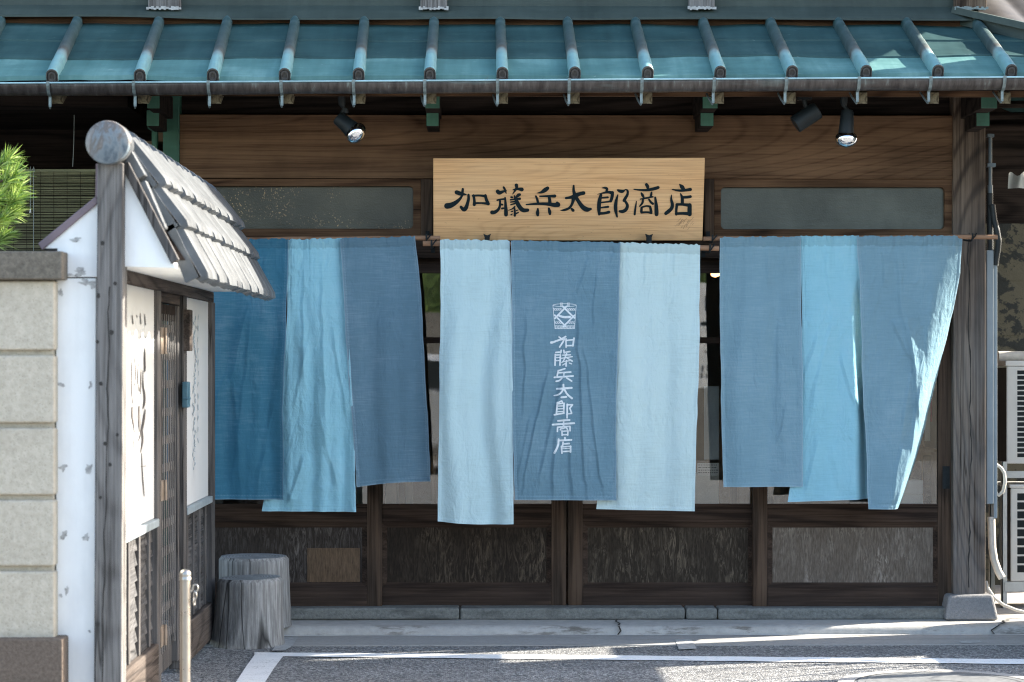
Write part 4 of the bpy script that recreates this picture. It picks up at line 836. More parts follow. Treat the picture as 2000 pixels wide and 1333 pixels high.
E = [[(165,140,9),(200,520,9)], [(545,140,9),(515,520,9)], [(198,520,9),(517,520,9)],
     [(355 + 190 * math.cos(t * math.pi / 10), 138 + 24 * math.sin(t * math.pi / 10), 8) for t in range(21)],
     [(288,165,8),(288,102,8)], [(318,165,8),(318,102,8)], [(284,102,8),(322,102,8)], [(303,118,12),(303,126,12)], [(303,145,12),(303,155,12)],
     [(402,165,8),(402,102,8)], [(432,165,8),(432,102,8)], [(398,102,8),(436,102,8)], [(417,118,12),(417,126,12)], [(417,145,12),(417,155,12)],
     [(172,190,5),(310,190,5)], [(390,190,5),(538,190,5)], [(176,222,5),(290,222,5)], [(415,222,5),(534,222,5)],
     [(192,405,5),(270,405,5)], [(440,405,5),(524,405,5)], [(195,440,5),(310,440,5)], [(400,440,5),(522,440,5)], [(197,470,5),(330,470,5)], [(380,470,5),(518,470,5)], [(199,494,5),(516,494,5)],
     [(385,158,28),(200,352,28)], [(325,158,28),(515,345,28)], [(195,300,26),(380,490,26)], [(520,300,26),(330,490,26)], [(270,312,34),(340,334,36),(442,330,40)]]
for x in list(range(178, 300, 34)) + list(range(400, 525, 34)): E.append([(x, 195, 12), (x + 26, 218, 12)])
for x in list(range(196, 290, 34)) + list(range(415, 505, 34)): E.append([(x, 410, 12), (x + 26, 435, 12)])
for x in range(205, 510, 24): E.append([(x, 475, 9), (x + 12, 491, 9)]); E.append([(x, 516, 9), (x + 12, 499, 9)])
E += [[(138,745,40),(160,745,34),(240,712,30),(345,684,32)], [(265,655,24),(310,690,26)], [(372,648,28),(300,690,26)], [(350,690,28),(325,745,28),(275,818,26)],
      [(378,685,26),(380,822,24)], [(378,712,24),(495,700,26)], [(508,675,28),(490,800,28)], [(380,797,24),(492,794,26)],
      [(215,906,26),(300,900,26)], [(300,872,26),(290,915,24)], [(342,872,26),(350,915,26)], [(345,908,24),(440,892,26)], [(205,940,26),(200,1115,28)], [(205,950,22),(285,945,24)], [(288,945,26),(280,1112,28)], [(210,992,18),(280,988,18)], [(210,1042,18),(280,1038,18)],
      [(325,952,22),(450,945,22)], [(300,1003,20),(480,975,20)], [(388,925,24),(340,1045,22),(310,1070,20)], [(395,995,22),(480,1048,26)], [(385,1040,26),(380,1128,28)], [(325,1112,18),(368,1086,18)], [(430,1078,18),(468,1092,22)], [(325,1060,16),(440,1040,18)],
      [(360,1172,26),(250,1206,26)], [(255,1200,26),(235,1282,26)], [(262,1238,24),(455,1226,26)], [(345,1230,26),(340,1300,28)], [(190,1312,28),(495,1290,28)], [(312,1325,24),(275,1365,26),(220,1376,28)], [(390,1322,24),(470,1372,28)]]
mb = MB(); strokes(mb, E, cm(580), 12, sm=1)
F = [[(335,98,30),(340,170,30)], [(230,166,32),(470,150,34)], [(335,170,30),(300,230,28),(240,268,28),(185,275,18)], [(350,172,30),(395,255,28),(475,320,34)], [(302,304,30),(380,296,34)],
     [(305,362,24),(240,396,26)], [(237,388,28),(222,580,28)], [(312,366,24),(322,398,22)], [(240,410,22),(348,400,24)], [(345,402,28),(340,560,26)], [(240,447,18),(344,442,18)], [(238,492,18),(342,488,18)], [(236,538,18),(340,534,18)], [(188,588,28),(345,560,26)],
     [(398,418,28),(396,636,30)], [(398,426,24),(484,424,26)], [(482,430,26),(438,482,24)], [(440,480,24),(468,558,26)], [(470,566,22),(412,572,20)],
     [(248,686,30),(435,672,30)], [(160,748,30),(510,724,32)], [(338,684,26),(340,758,26)], [(242,792,26),(238,858,26)], [(242,790,24),(440,776,26)], [(443,780,28),(443,848,26)], [(330,772,24),(285,832,26)], [(358,776,24),(402,824,26)], [(322,816,20),(368,796,20)],
     [(312,850,26),(314,924,24)], [(312,858,22),(412,848,24)], [(408,852,26),(406,922,24)], [(314,912,22),(408,910,24)],
     [(360,962,32),(362,1000,30)], [(255,1006,28),(465,996,32)], [(258,985,30),(252,1090,32),(190,1206,36)], [(330,1034,28),(320,1110,26)], [(335,1062,26),(430,1054,28)], [(302,1100,26),(312,1212,28)], [(305,1110,24),(455,1100,26)], [(452,1098,28),(450,1194,28)], [(312,1186,24),(452,1180,26)], [(320,1140,14),(440,1134,14)]]
strokes(mb, F, cm(740), 12, 4, sm=1)
mb.build('printed_emblem', M['white_dye'], nC)
# ================================================================== ROOFED GATE
GX = -1.257; YF = -3.36
gate = thing('roofed_gate', 'narrow gate wall with white panels and small grey tiled roof at left', 'gate', (-1.3, -2.0, 0))
def gbx(name, d0, d1, z0, z1, x0, x1, m, bevel=0.003, parent=None):
    b = MB(); b.box(x0, x1, d0 - 11, d1 - 11, z0, z1); return b.build(name, m, parent or gate, bevel=bevel)
mb = MB(); mb.prism([P(190, 318, -3.40), P(241, 318, -3.40), P(238, 1500, -3.40), P(182, 1500, -3.40)], (0, 0.09, 0)); mb.build('front_post', M['greypost'], gate, bevel=0.006, seg=3)
mb = MB(); ck = [(214, 560), (211, 610), (213, 680), (209, 760), (212, 830), (207, 900), (208, 980), (203, 1040), (205, 1120), (199, 1200), (201, 1290), (197, 1400)]
L_ = []; 
for k_ in range(len(ck) - 1):
    for t_ in (0, .25, .5, .75):
        L_.append((ck[k_][0] + (ck[k_ + 1][0] - ck[k_][0]) * t_ + rnd.uniform(-.8, .8), ck[k_][1] + (ck[k_ + 1][1] - ck[k_][1]) * t_, rnd.uniform(1.0, 3.0)))
vs_ = [P(x - w_ / 2, y, -3.4012) for x, y, w_ in L_] + [P(x + w_ / 2, y, -3.4012) for x, y, w_ in L_]; n_ = len(L_)
mb.add(vs_, [(i_, i_ + 1, n_ + i_ + 1, n_ + i_) for i_ in range(n_ - 1)]); mb.build('crack', M['crack'], gate)
for kx, ky in ((200, 475), (225, 554), (192, 578), (218, 650), (190, 668), (197, 750), (229, 850), (205, 867), (196, 972), (215, 908), (191, 1220)):
    mb = MB(); T_ = np.linspace(0, 2 * math.pi, 15)[:-1]; r_ = rnd.uniform(3.2, 5.0); mb.add([P(kx + r_ * .85 * math.cos(t_) * rnd.uniform(.8, 1.2), ky + r_ * math.sin(t_) * rnd.uniform(.8, 1.2), -3.4010) for t_ in T_], [tuple(range(14))]); mb.build('knot', M['crack'], gate)
mb = MB(); mb.prism([P(x, y, YF) for x, y in ((191, 394), (80, 486), (112, 486), (112, 541.5), (191, 541.5))], (0, 0.03, 0)); mb.build('gable_board', M['plaster'], gate, bevel=0.002)
mb = MB(); mb.prism([P(x, y, YF) for x, y in ((188, 544), (109, 544), (109, 1500), (184, 1500))], (0, 0.03, 0)); wb = mb.build('end_board', M['plaster'], gate, bevel=0.003)
k = 0
for cx, cy, rx_, ry_ in ((119, 571, 6, 8), (148, 468, 13, 5), (156, 533, 14, 9), (136, 538, 8, 3), (168, 552, 22, 10), (182, 560, 7, 8), (119, 752, 7, 6), (177, 753, 5, 9), (123, 915, 11, 9), (174, 917, 7, 10), (124, 1046, 11, 11), (167, 1048, 11, 9), (129, 1153, 5, 9), (118, 1163, 4, 6), (175, 1234, 5, 3)):
    k += 1; mb = MB(); T_ = np.linspace(0, 2 * math.pi, 41)[:-1]; q_ = 0.72 + 0.55 * fbm(np.cos(T_) * 1.3 + k * 7, np.sin(T_) * 1.3, 40 + k, 4)
    pts = [(min(cx + rx_ * a_ * math.cos(t_), 186.5), cy + ry_ * a_ * math.sin(t_)) for t_, a_ in zip(T_, np.clip(q_, 0.25, 1.5))]
    mb.add([P(x, y, YF - 0.0012 - 0.0003 * (k % 3)) for x, y in pts], [tuple(range(40))]); mb.build('bare_plaster_patch', M['plaster_rough'], gate)
mb = MB(); mb.prism([P(x, y, YF) for x, y in ((239, 330), (252, 352), (345, 524), (239, 521))], (0, 0.03, 0)); mb.build('gable_board', M['plaster'], gate, bevel=0.002)
mb = MB(); mb.prism([P(x, y, -3.37) for x, y in ((190, 381), (190, 398), (82, 489), (74, 476))], (0, 2.6, 0)); mb.build('left_roof_sheet', M['mauve'], gate, bevel=0.003)
mb = MB(); mb.prism([P(x, y, -3.37) for x, y in ((187, 320), (190.5, 320), (190.5, 384), (186, 388))], (0, 2.6, 0)); mb.build('ridge_flashing', M['mauve'], gate)
mb = MB(); mb.prism([P(x, y, -3.385) for x, y in ((234, 320), (250, 316), (349, 507), (334, 516))], (0, 0.03, 0)); mb.build('barge_board', M['gate_v'], gate, bevel=0.003)
zs = 1.633
mb = MB(); mb.box(-1.27, -1.035, -3.33, -0.50, zs, zs + 0.012); mb.build('eave_soffit', M['plaster'], gate)
# dark underlay of the tiles
mb = MB(); mb.prism([(-1.245, -3.30, 2.02), (-1.01, -3.30, 1.655), (-1.24, -3.30, 1.655)], (0, 2.55, 0)); mb.build('roof_bed', M['dark'], gate)
# tile courses
mb0 = None; Y0t, Y1t = -3.29, -0.72; NR = 16; pitch = (Y1t - Y0t) / NR
def prof(y):
    t = ((y - Y0t) / pitch) % 1.0
    return float(ease((t - 0.055) / 0.03) * ease((0.80 - t) / 0.05) * (1 - 0.35 * ((t - 0.42) / 0.4) ** 2))
ys = []
for r in range(NR):
    for t in (0.0, 0.054, 0.06, 0.07, 0.085, 0.12, 0.22, 0.36, 0.50, 0.64, 0.72, 0.75, 0.775, 0.79, 0.802): ys.append(Y0t + (r + t) * pitch)
ys.append(Y1t)
crs = [((-1.222, 2.058), (-1.118, 1.905)), ((-1.146, 1.918), (-1.048, 1.765)), ((-1.062, 1.775), (-0.978, 1.592))]
for ci, (a, b) in enumerate(crs):
    a = Vector((a[0], 0, a[1])); b = Vector((b[0], 0, b[1])); t = (b - a).normalized(); nrm = Vector((-t.z, 0, t.x)); 
    if nrm.x < 0: nrm = -nrm
    L = (b - a).length; mb = MB(); ss = [0, L * .3, L * .6, L * .85, L * 0.95, L]
    A = np.zeros((len(ys), len(ss) + 2, 3))
    for i, y in enumerate(ys):
        p = prof(y); r_ = int((y - Y0t - 1e-6) / pitch); jit = 0.004 * math.sin(r_ * 2.7 + ci * 1.3)
        for j, s_ in enumerate(ss):
            ext = (0.020 * p if j == len(ss) - 1 else 0) + (0.006 * p if j == len(ss) - 2 else 0)
            h = 0.036 * p - (0.008 * p if j == len(ss) - 1 else 0) + 0.016 * s_ / L
            q = a + t * (s_ + ext + jit) + nrm * (0.004 + h + jit * .5); A[i, j] = (q.x, y, q.z)
        for jj, (hh, e2) in enumerate(((-0.016, 0.018), (-0.018, -0.05))):
            q = a + t * (L + e2 * (p if jj == 0 else 1) + jit) + nrm * (0.018 + 0.030 * p * (0.30 if jj == 0 else 0.0) + hh); A[i, len(ss) + jj] = (q.x, y, q.z)
    mb.grid(A)
    # verge face
    q0 = a + nrm * 0.012; q1 = b + nrm * 0.014; mb.prism([(q0.x, Y0t - .004, q0.z), (q1.x, Y0t - .004, q1.z), (q1.x - nrm.x * .05, Y0t - .004, q1.z - nrm.z * .05), (q0.x - nrm.x * .03, Y0t - .004, q0.z - nrm.z * .03)], (0, 0.014, 0))
    o = mb.build('tile_course', M['tile'], gate, smooth=28)
for pts in (((241, 318), (257, 294), (284, 342), (262, 354)), ((266, 362), (284, 352), (320, 436), (305, 442)), ((300, 440), (320, 434), (324, 446), (312, 452))):
    mb = MB(); mb.prism([P(x, y, -3.352) for x, y in pts], (0, 0.07, 0)); mb.build('verge_tile', M['tile'], gate, bevel=0.004)
# ridge of lapping round tiles
RX, RZ = -1.252, 2.043; mb = MB(); ny = 12; pr = []
y0r, y1r = -3.40, -0.66; pr.append((y0r, 0.064))
for k in range(ny):
    a = y0r + (y1r - y0r) * k / ny; b = y0r + (y1r - y0r) * (k + 1) / ny
    pr += [(a + 0.004, 0.0735), (a + 0.02, 0.074), (a + (b - a) * .5, 0.066), (b - 0.014, 0.060), (b, 0.056)]
seg = 26; vs = []
for i, (y, r) in enumerate(pr):
    for k in range(seg):
        t = 2 * math.pi * k / seg; vs.append((RX + r * math.cos(t), y + 0.030 * math.sin(t) * (1 if 0 < i < len(pr) - 1 else 0), RZ + r * math.sin(t)))
mb.add(vs, [(i * seg + k, i * seg + (k + 1) % seg, (i + 1) * seg + (k + 1) % seg, (i + 1) * seg + k) for i in range(len(pr) - 1) for k in range(seg)] + [tuple((len(pr) - 1) * seg + k for k in range(seg))])
mb.build('ridge', M['tile'], gate, smooth=30)
mb = MB(); seg = 48; rr_ = [(-3.40, 0.072), (-3.436, 0.0735), (-3.442, 0.071), (-3.444, 0.066), (-3.450, 0.045), (-3.4535, 0.02)]
vs = [(RX + r * math.cos(2 * math.pi * k / seg), y, RZ + r * math.sin(2 * math.pi * k / seg)) for y, r in rr_ for k in range(seg)] + [(RX, -3.4545, RZ)]
nn = len(rr_); mb.add(vs, [(i * seg + k, i * seg + (k + 1) % seg, (i + 1) * seg + (k + 1) % seg, (i + 1) * seg + k) for i in range(nn - 1) for k in range(seg)] + [((nn - 1) * seg + k, (nn - 1) * seg + (k + 1) % seg, nn * seg) for k in range(seg)])
mb.build('ridge_end_disc', M['disc'], gate, smooth=45)
# the wall under the roof
gbx('top_rail', 7.69, 10.54, 1.585, 1.632, -1.31, GX + 0.008, M['gate_h'])
def panel(d0, d1, zb):
    o = gbx('white_panel', d0, d1, zb, 1.584, -1.285, GX - 0.004, M['panelwhite'], 0.001)
    gbx('panel_sill', d0 - .005, d1 + .005, zb - 0.032, zb - .002, -1.29, GX + 0.016, M['panelsill'], 0.003)
panel(7.70, 8.70, 0.705); panel(9.57, 10.42, 0.69)
gbx('stile', 8.70, 8.80, 0.02, 1.584, -1.31, GX + 0.010, M['gate_v']); gbx('stile', 9.46, 9.565, 0.02, 1.584, -1.31, GX + 0.010, M['gate_v']); gbx('rear_post', 10.42, 10.54, 0.0, 1.584, -1.33, GX + 0.014, M['gate_v'], 0.004)
def skirt(d0, d1, zt_, zb_, nsl):
    nb = 8; h = (zt_ - zb_) / nb; mb = MB()
    for k in range(nb):
        z1 = zt_ - k * h; z0 = z1 - h
        mb.prism([(GX - 0.026, d0 - 11, z1 + .01), (GX - 0.021, d0 - 11, z1 + .01), (GX - 0.008, d0 - 11, z0), (GX - 0.018, d0 - 11, z0)], (0, d1 - d0, 0))
    mb.build('clapboards', M['gate_board'], gate)
    for i in range(nsl):
        d = d0 + (d1 - d0) * (i + 0.5) / nsl; mb = MB()
        mb.prism([(GX - 0.022, d - 11 - .016, zb_), (GX - 0.001, d - 11 - .016, zb_), (GX - 0.001, d - 11 - .016, zt_), (GX - 0.022, d - 11 - .016, zt_)], (0, 0.036, 0)); mb.build('cover_strip', M['gate_v'], gate, bevel=0.002)
    gbx('ground_beam', d0, d1, 0.03, zb_ - .002, -1.31, GX + 0.016, M['gate_h'], 0.006)
skirt(7.70, 8.695, 0.672, 0.225, 4); skirt(9.575, 10.415, 0.656, 0.20, 4)
# lattice door
gbx('header_board', 8.805, 9.455, 1.545, 1.584, -1.30, GX - 0.006, M['gate_h'])
door_o = bpy.data.objects.new('lattice_door', None); COL.objects.link(door_o); door_o.parent = gate; door_o.location = (-1.29 + 1.3, -1.87 + 2.0, 0.05)
mb = MB(); XD = -1.278
for i in range(9):
    d = 8.885 + (9.39 - 8.885) * i / 8; mb.box(XD + 0.001, XD + 0.0045, d - 11 - .011, d - 11 + .011, 0.13 + 0.03 * rnd.random(), 1.50)
for k in range(12):
    z = 0.20 + k * 0.113; mb.box(XD - 0.012, XD + 0.0009, -2.13, -1.60, z - .016, z + .016)
mb.build('lattice', M['greypost'], door_o)
for d in (8.83, 9.43):
    mb = MB(); mb.box(XD - 0.02, XD + 0.014, d - 11 - .025, d - 11 + .025, 0.06, 1.54); mb.build('door_stile', M['gate_v'], door_o, bevel=0.003)
mb = MB(); mb.box(XD - 0.02, XD + 0.004, -2.14, -1.60, 1.475, 1.54); mb.build('top_plate', M['dark'], door_o)
mb = MB(); mb.box(XD - 0.03, XD - 0.012, -2.11, -1.60, 0.05, 0.19); mb.build('kick_board', M['gate_v'], door_o)
for z0, z1 in ((1.338, 1.442), (0.765, 0.845), (0.197, 0.278)):
    mb = MB(); mb.box(GX - 0.012, GX + 0.013, -2.235, -2.155, z0, z1); mb.tube([(GX + 0.018, -2.15, z0), (GX + 0.018, -2.15, z1)], 0.008, 10); mb.build('hinge', M['brass'], door_o, smooth=40)
mb = MB(); mb.pbox(357.5, 605, 371, 686, -1.54, -1.45); mb.build('jamb_block', M['gate_h'], gate, bevel=0.004)
mb = MB(); mb.pbox(355, 746, 367.5, 797, -1.60, -1.53); mb.pbox(356, 776, 368.5, 782, -1.605, -1.525); mb.build('letter_box', M['bluebox'], gate, bevel=0.006)
# brush writing on the two white panels
def pm(x, y, l):
    q = PX(x, y, GX - 0.004); return Vector((GX - 0.0015 + l * .0002, q.y, q.z))
def zst(pts, ox=225, oy=560, sc=2.667): return [(ox + a / sc, oy + b / sc, c / sc) for a, b, c in pts]
W1 = [[(86,380,5),(82,470,8),(84,560,7),(90,612,4)], [(100,372,4),(104,450,7),(100,520,4)], [(118,400,4),(114,480,6),(120,545,4)], [(128,420,3),(130,500,6),(127,560,4)], [(152,318,3),(150,380,7),(152,438,8),(149,445,3)], [(140,440,3),(141,520,5),(150,560,8),(150,610,8),(140,636,4)],
      [(86,625,8),(84,668,11),(92,715,7),(97,760,3)], [(122,620,7),(120,680,13),(124,725,10),(122,760,4)], [(152,642,4),(146,690,9),(138,735,8),(126,780,5),(108,830,3)], [(95,730,3),(97,800,4),(84,900,3)], [(136,750,7),(142,800,8),(132,850,6),(124,872,3)], [(134,870,3),(138,960,4),(143,1030,5),(148,1092,3)], [(110,940,3),(156,935,3)],
      [(86,150,3),(90,195,5)], [(108,150,3),(112,160,4)], [(128,140,3),(131,195,5)], [(150,145,3),(155,200,5)], [(130,260,3),(134,268,3)], [(152,262,3),(156,272,3)]]
for W_ in (W1[:10], W1[10:13], W1[13:14], W1[14:15], W1[15:17], W1[17:]):
    mb = MB(); strokes(mb, [zst(s_) for s_ in W_], pm, 3, sm=2); mb.build('brush_writing', M['inkfade'], gate)
mb = MB(); lst = []; y = 618
for k in range(34):
    x = 379.5 - 0.05 * k + rnd.uniform(-2.5, 2.5)
    lst.append([(x, y, 1.0), (x + rnd.uniform(-2.2, 2.2), y + 3.5, 1.5), (x + rnd.uniform(-2.4, 2.4), y + rnd.uniform(5, 9), 0.8)]); y += rnd.uniform(7, 10.5)
for k in range(12):
    lst.append([(386 + rnd.uniform(-1.2, 1.2), 615 + 22 * k, 0.9), (386 + rnd.uniform(-1.5, 1.5), 622 + 22 * k + rnd.uniform(0, 4), 0.9)])
strokes(mb, lst, pm, 2, sm=1); mb.build('fine_writing', M['inkblue'], gate)
# ================================================================== BLOCK WALL
c = P(108, 1245, -3.42)
bw = thing('block_wall', 'cream concrete block wall with dark coping at the left edge', 'wall', (-2.2, -3.36, 0))
def rowbox(mb, y0, y1, Y0, x1, x0=-700, Y1=None): mb.pbox(x0, y0, x1, y1, Y0, Y0 + 0.075 if Y1 is None else Y1)
for y0, y1 in ((549, 684), (695, 826), (837, 967), (978, 1106), (1117, 1249)):
    for x0, x1 in ((-150, 106.5), (-420, -153), (-690, -423), (-960, -693), (-1230, -963)):
        mb = MB(); rowbox(mb, y0, y1, -3.42, x1, x0); mb.build('block', M['block'], bw, bevel=0.007, seg=3)
mb = MB(); mb.pbox(-1230, 545, 103, 1252, -3.396, -3.352); mb.build('mortar', M['block'], bw)
mb = MB(); mb.pbox(-1240, 490, 122, 546, -3.455, -3.30); mb.build('coping', M['coping'], bw, bevel=0.006, seg=3)
mb = MB(); mb.pbox(-1240, 1250, 123, 1600, -3.46, -3.345); mb.build('plinth', M['plinth'], bw, bevel=0.008, seg=3)
# ================================================================== PINE
pine = thing('pine_tree', 'young pine with bright green needles behind the block wall', 'pine tree', (-2.75, -2.45, 0))
mb = MB(); tr = [Vector((-2.75, -2.45, 0)), Vector((-2.72, -2.42, 0.7)), Vector((-2.60, -2.44, 1.3)), Vector((-2.45, -2.45, 1.75)), Vector((-2.40, -2.42, 2.2)), Vector((-2.45, -2.40, 2.6))]
mb.tube(tr, [0.06, 0.052, 0.045, 0.036, 0.024, 0.010], 10)
mbn = MB()
def tuft(p, d, n=95, L=0.085):
    d = d.normalized()
    for k in range(n):
        a = d.orthogonal().normalized(); a.rotate(Matrix.Rotation(rnd.uniform(0, 6.283), 3, d))
        base = p + d * rnd.uniform(-0.05, 0.012); t = (d * rnd.uniform(0.45, 1.3) + a * rnd.uniform(0.35, 0.95)).normalized(); l = L * rnd.uniform(0.75, 1.1)
        s_ = t.cross(Vector((rnd.uniform(-1, 1), rnd.uniform(-1, 1), rnd.uniform(-1, 1)))).normalized() * 0.0019
        m = base + t * l * 0.55 + Vector((0, 0, 0.004)); e = base + t * l
        mbn.add([base - s_, base + s_, m + s_ * .9, e, m - s_ * .9], [(0, 1, 2, 3, 4)], rnd.choice((0, 0, 1, 1, 2)))
bases = []
for (px, py, Y) in ((14, 316, -2.46), (-6, 330, -2.40), (24, 346, -2.50), (6, 360, -2.44), (28, 392, -2.47), (12, 400, -2.40), (32, 372, -2.38), (-8, 390, -2.50), (20, 420, -2.44), (2, 430, -2.49), (4, 466, -2.46), (-12, 470, -2.4), (-30, 360, -2.46), (-40, 330, -2.42), (-40, 410, -2.46), (-30, 450, -2.46), (-60, 380, -2.40), (-70, 340, -2.5), (-80, 430, -2.42)):
    p = P(px, py, Y); root = Vector((-2.42 + 0.1 * rnd.random(), -2.44, p.z - 0.12 - 0.1 * rnd.random()))
    mid = root.lerp(p, 0.6) + Vector((0, 0, -0.02)); mb.tube([root, mid, p], [0.008, 0.006, 0.004], 6)
    d = (p - mid).normalized() + Vector((0.25, -0.1, 0.55)); tuft(p, d); tuft(mid.lerp(p, 0.5), d, 40)
for k in range(46):
    a_ = rnd.uniform(0, 6.283); r_ = rnd.uniform(0.12, 0.42); z_ = rnd.uniform(1.55, 2.75); r_ *= (3.0 - z_) / 1.3 + 0.25
    p = Vector((-2.48 + r_ * math.cos(a_), -2.43 + r_ * math.sin(a_), z_))
    if p.x > -2.16: continue
    root = Vector((-2.44, -2.43, z_ - 0.08)); mid = root.lerp(p, 0.6); mb.tube([root, mid, p], [0.008, 0.006, 0.004], 6)
    d = (p - mid).normalized() + Vector((0, 0, 0.6)); tuft(p, d, 70); tuft(mid.lerp(p, 0.4), d, 40)
mb.build('branches', M['twig'], pine, smooth=50); mbn.build('needles', M['needle'], pine)
# ================================================================== REED BLIND
bl = thing('reed_blind', 'dark reed blind hanging in the shaded bay at the far left', 'blind', (P(90, 330, -0.02).x, -0.02, P(90, 330, -0.02).z))
mb = MB(); a = P(-330, 334, -0.02); b = P(189, 334, -0.02); z = a.z - 0.006; k = 0
while z > 0.95:
    h = rnd.uniform(0.0022, 0.0036); y = -0.02 + rnd.uniform(-.0015, .0015); dz = rnd.uniform(-.002, .002)
    mb.add([(a.x, y, z), (b.x, y, z + dz), (b.x, y - .0015, z + dz + h), (a.x, y - .0015, z + h), (a.x, y + .003, z), (b.x, y + .003, z + dz), (b.x, y + .003, z + dz + h), (a.x, y + .003, z + h)], [(0, 1, 2, 3), (4, 7, 6, 5), (3, 2, 6, 7), (0, 4, 5, 1)])
    z -= 0.0067 + rnd.uniform(-.0006, .0014); k += 1
mb.build('reeds', M['reed'], bl)
mb = MB(); mb.box(a.x, b.x, -0.026, -0.008, a.z - 0.004, a.z + 0.009); mb.build('top_bar', M['reed'], bl, bevel=0.002)
mb = MB()
for px in (-290, -230, -170, -110, -50, 0, 26, 52, 79, 105, 131, 157, 184): mb.tube([P(px, 330, -0.0245), Vector((P(px, 330, -0.0245).x, -0.0245, 0.95))], 0.0009, 5)
mb.build('string', M['dark'], bl); mb = MB()
for px, y1 in ((59.3, 410), (65.5, 490)): mb.tube([P(px, 326, -0.032), P(px, y1, -0.032)], 0.0018, 6)
mb.tube([P(142, 326, -0.02), P(144, 280, -0.01), P(145, 225, 0.0)], 0.0018, 6)
mb.tube([P(66, 328, -0.035), P(62, 334, -0.036), P(68, 337, -0.036), P(66, 328, -0.035)], 0.002, 6)
mb.build('cords', M['cord'], bl)
mb = MB(); mb.tube([P(59.3, 409, -0.032), P(59.3, 416, -0.032)], [0.003, 0.0048], 10); mb.build('pull_knob', M['whiteplastic'], bl, smooth=40)
# ================================================================== STUMPS
def stump(name, cx, cy, z0, r0, r1, h, seed, label, lean, tilt):
    t = thing(name, label, 'stump', (cx, cy, z0), 'log stumps used as seats')
    n, m = 72, 22; mb = MB(); vs = []
    th = np.linspace(0, 2 * math.pi, n, endpoint=False); top = None
    for j in range(m):
        s_ = j / (m - 1); r = r0 + (r1 - r0) * s_ ** 0.6
        rr = r * (1 + 0.035 * vnoise(np.cos(th) * 1.4 + 5, np.sin(th) * 1.4 + s_ * .5, seed) + 0.010 * fbm(np.cos(th) * 4 + 9, np.sin(th) * 4 + s_ * 0.7, seed + 4, 3) + (1 - s_) ** 3 * 0.05 * vnoise(np.cos(th) * 2.2, np.sin(th) * 2.2, seed + 9))
        rr = rr - (0.012 if s_ > 0.985 else 0)
        z = h * s_ + tilt * (np.cos(th) * 1.0) * s_ * r
        x = cx + lean * s_ + rr * np.cos(th); y = cy + rr * np.sin(th)
        for i in range(n): vs.append((x[i], y[i], z0 + z[i]))
    mb.add(vs, [(j * n + i, j * n + (i + 1) % n, (j + 1) * n + (i + 1) % n, (j + 1) * n + i) for j in range(m - 1) for i in range(n)])
    mb.build('bark', M['bark'], t, smooth=60)
    tp = vs[(m - 1) * n:]; mb = MB(); c0 = Vector((cx + lean, cy, z0 + h + 0.001)); V = [tuple(c0)]; rings = 6
    for q in range(1, rings + 1):
        for i in range(n):
            p = c0.lerp(Vector(tp[i]), q / rings); p.z += 0.003 * float(vnoise(p.x * 30, p.y * 30, seed)) * (q < rings); V.append(tuple(p))
    F_ = [(0, 1 + i, 1 + (i + 1) % n) for i in range(n)] + [(1 + (q - 1) * n + i, 1 + q * n + i, 1 + q * n + (i + 1) % n, 1 + (q - 1) * n + (i + 1) % n) for q in range(1, rings) for i in range(n)]
    mb.add(V, F_); mb.build('cut_top', M['stumptop'], t, smooth=60)
    return t
stump('log_stump', -1.083, -0.215, 0.047, 0.180, 0.168, 0.332, 3, 'flatter log stump at the back, against the shop wall', -0.005, 0.0)
stump('log_stump', -1.078, -0.575, 0.0, 0.172, 0.150, 0.312, 14, 'front log stump with a flared bark base, standing on the road edge', 0.012, 0.02)
# ================================================================== BOLLARD
Yb = -3.2; pb = P(362, 1124, Yb); kb = 23 / 2 * (11 + Yb) / FPX
bo = thing('bollard', 'slim stainless steel chain bollard in front of the gate', 'bollard', (pb.x, Yb, 0))
mb = MB(); mb.tube([(pb.x, Yb, 0), (pb.x, Yb, pb.z)], kb * 0.93, 28); mb.build('pole', M['chrome'], bo, smooth=40)
mb = MB(); zc = pb.z; pr = [(0, 0.93), (0.001, 1.04), (0.010, 1.04), (0.012, 0.98), (0.016, 0.98), (0.020, 1.02), (0.027, 0.96), (0.033, 0.8), (0.037, 0.55), (0.039, 0.28), (0.0395, 0.02)]
mb.tube([(pb.x, Yb, zc + 0.006 + z - .024) for z, r in pr], [kb * r for z, r in pr], 28); mb.build('cap', M['chrome'], bo, smooth=50)
mb = MB(); hz = P(380, 1150, Yb); hx = pb.x + kb
q = [(hx - .002, 0, hz.z - .012), (hx + .006, 0, hz.z - 0.004), (hx + .008, 0, hz.z + 0.010), (hx + .013, 0, hz.z + 0.014), (hx + .021, 0, hz.z + 0.013), (hx + .024, 0, hz.z + 0.006), (hx + .023, 0, hz.z - 0.006), (hx + .016, 0, hz.z - 0.011), (hx + .010, 0, hz.z - 0.008)]
mb.tube([(x, Yb - 0.006, z) for x, y, z in q], 0.0030, 8); mb.build('hook', M['chrome'], bo, smooth=60)
mb = MB(); q = [(0.005 * math.cos(t * .628), 0.013 * math.sin(t * .628)) for t in range(11)]
mb.tube([(hx + .014 + x, Yb - 0.008, hz.z - 0.024 + z) for x, z in q], 0.0024, 8); mb.tube([(hx + .011 + x * .5, Yb - 0.008 + x, hz.z - 0.044 + z) for x, z in q], 0.0022, 8); mb.build('chain_link', M['chrome'], bo, smooth=60)
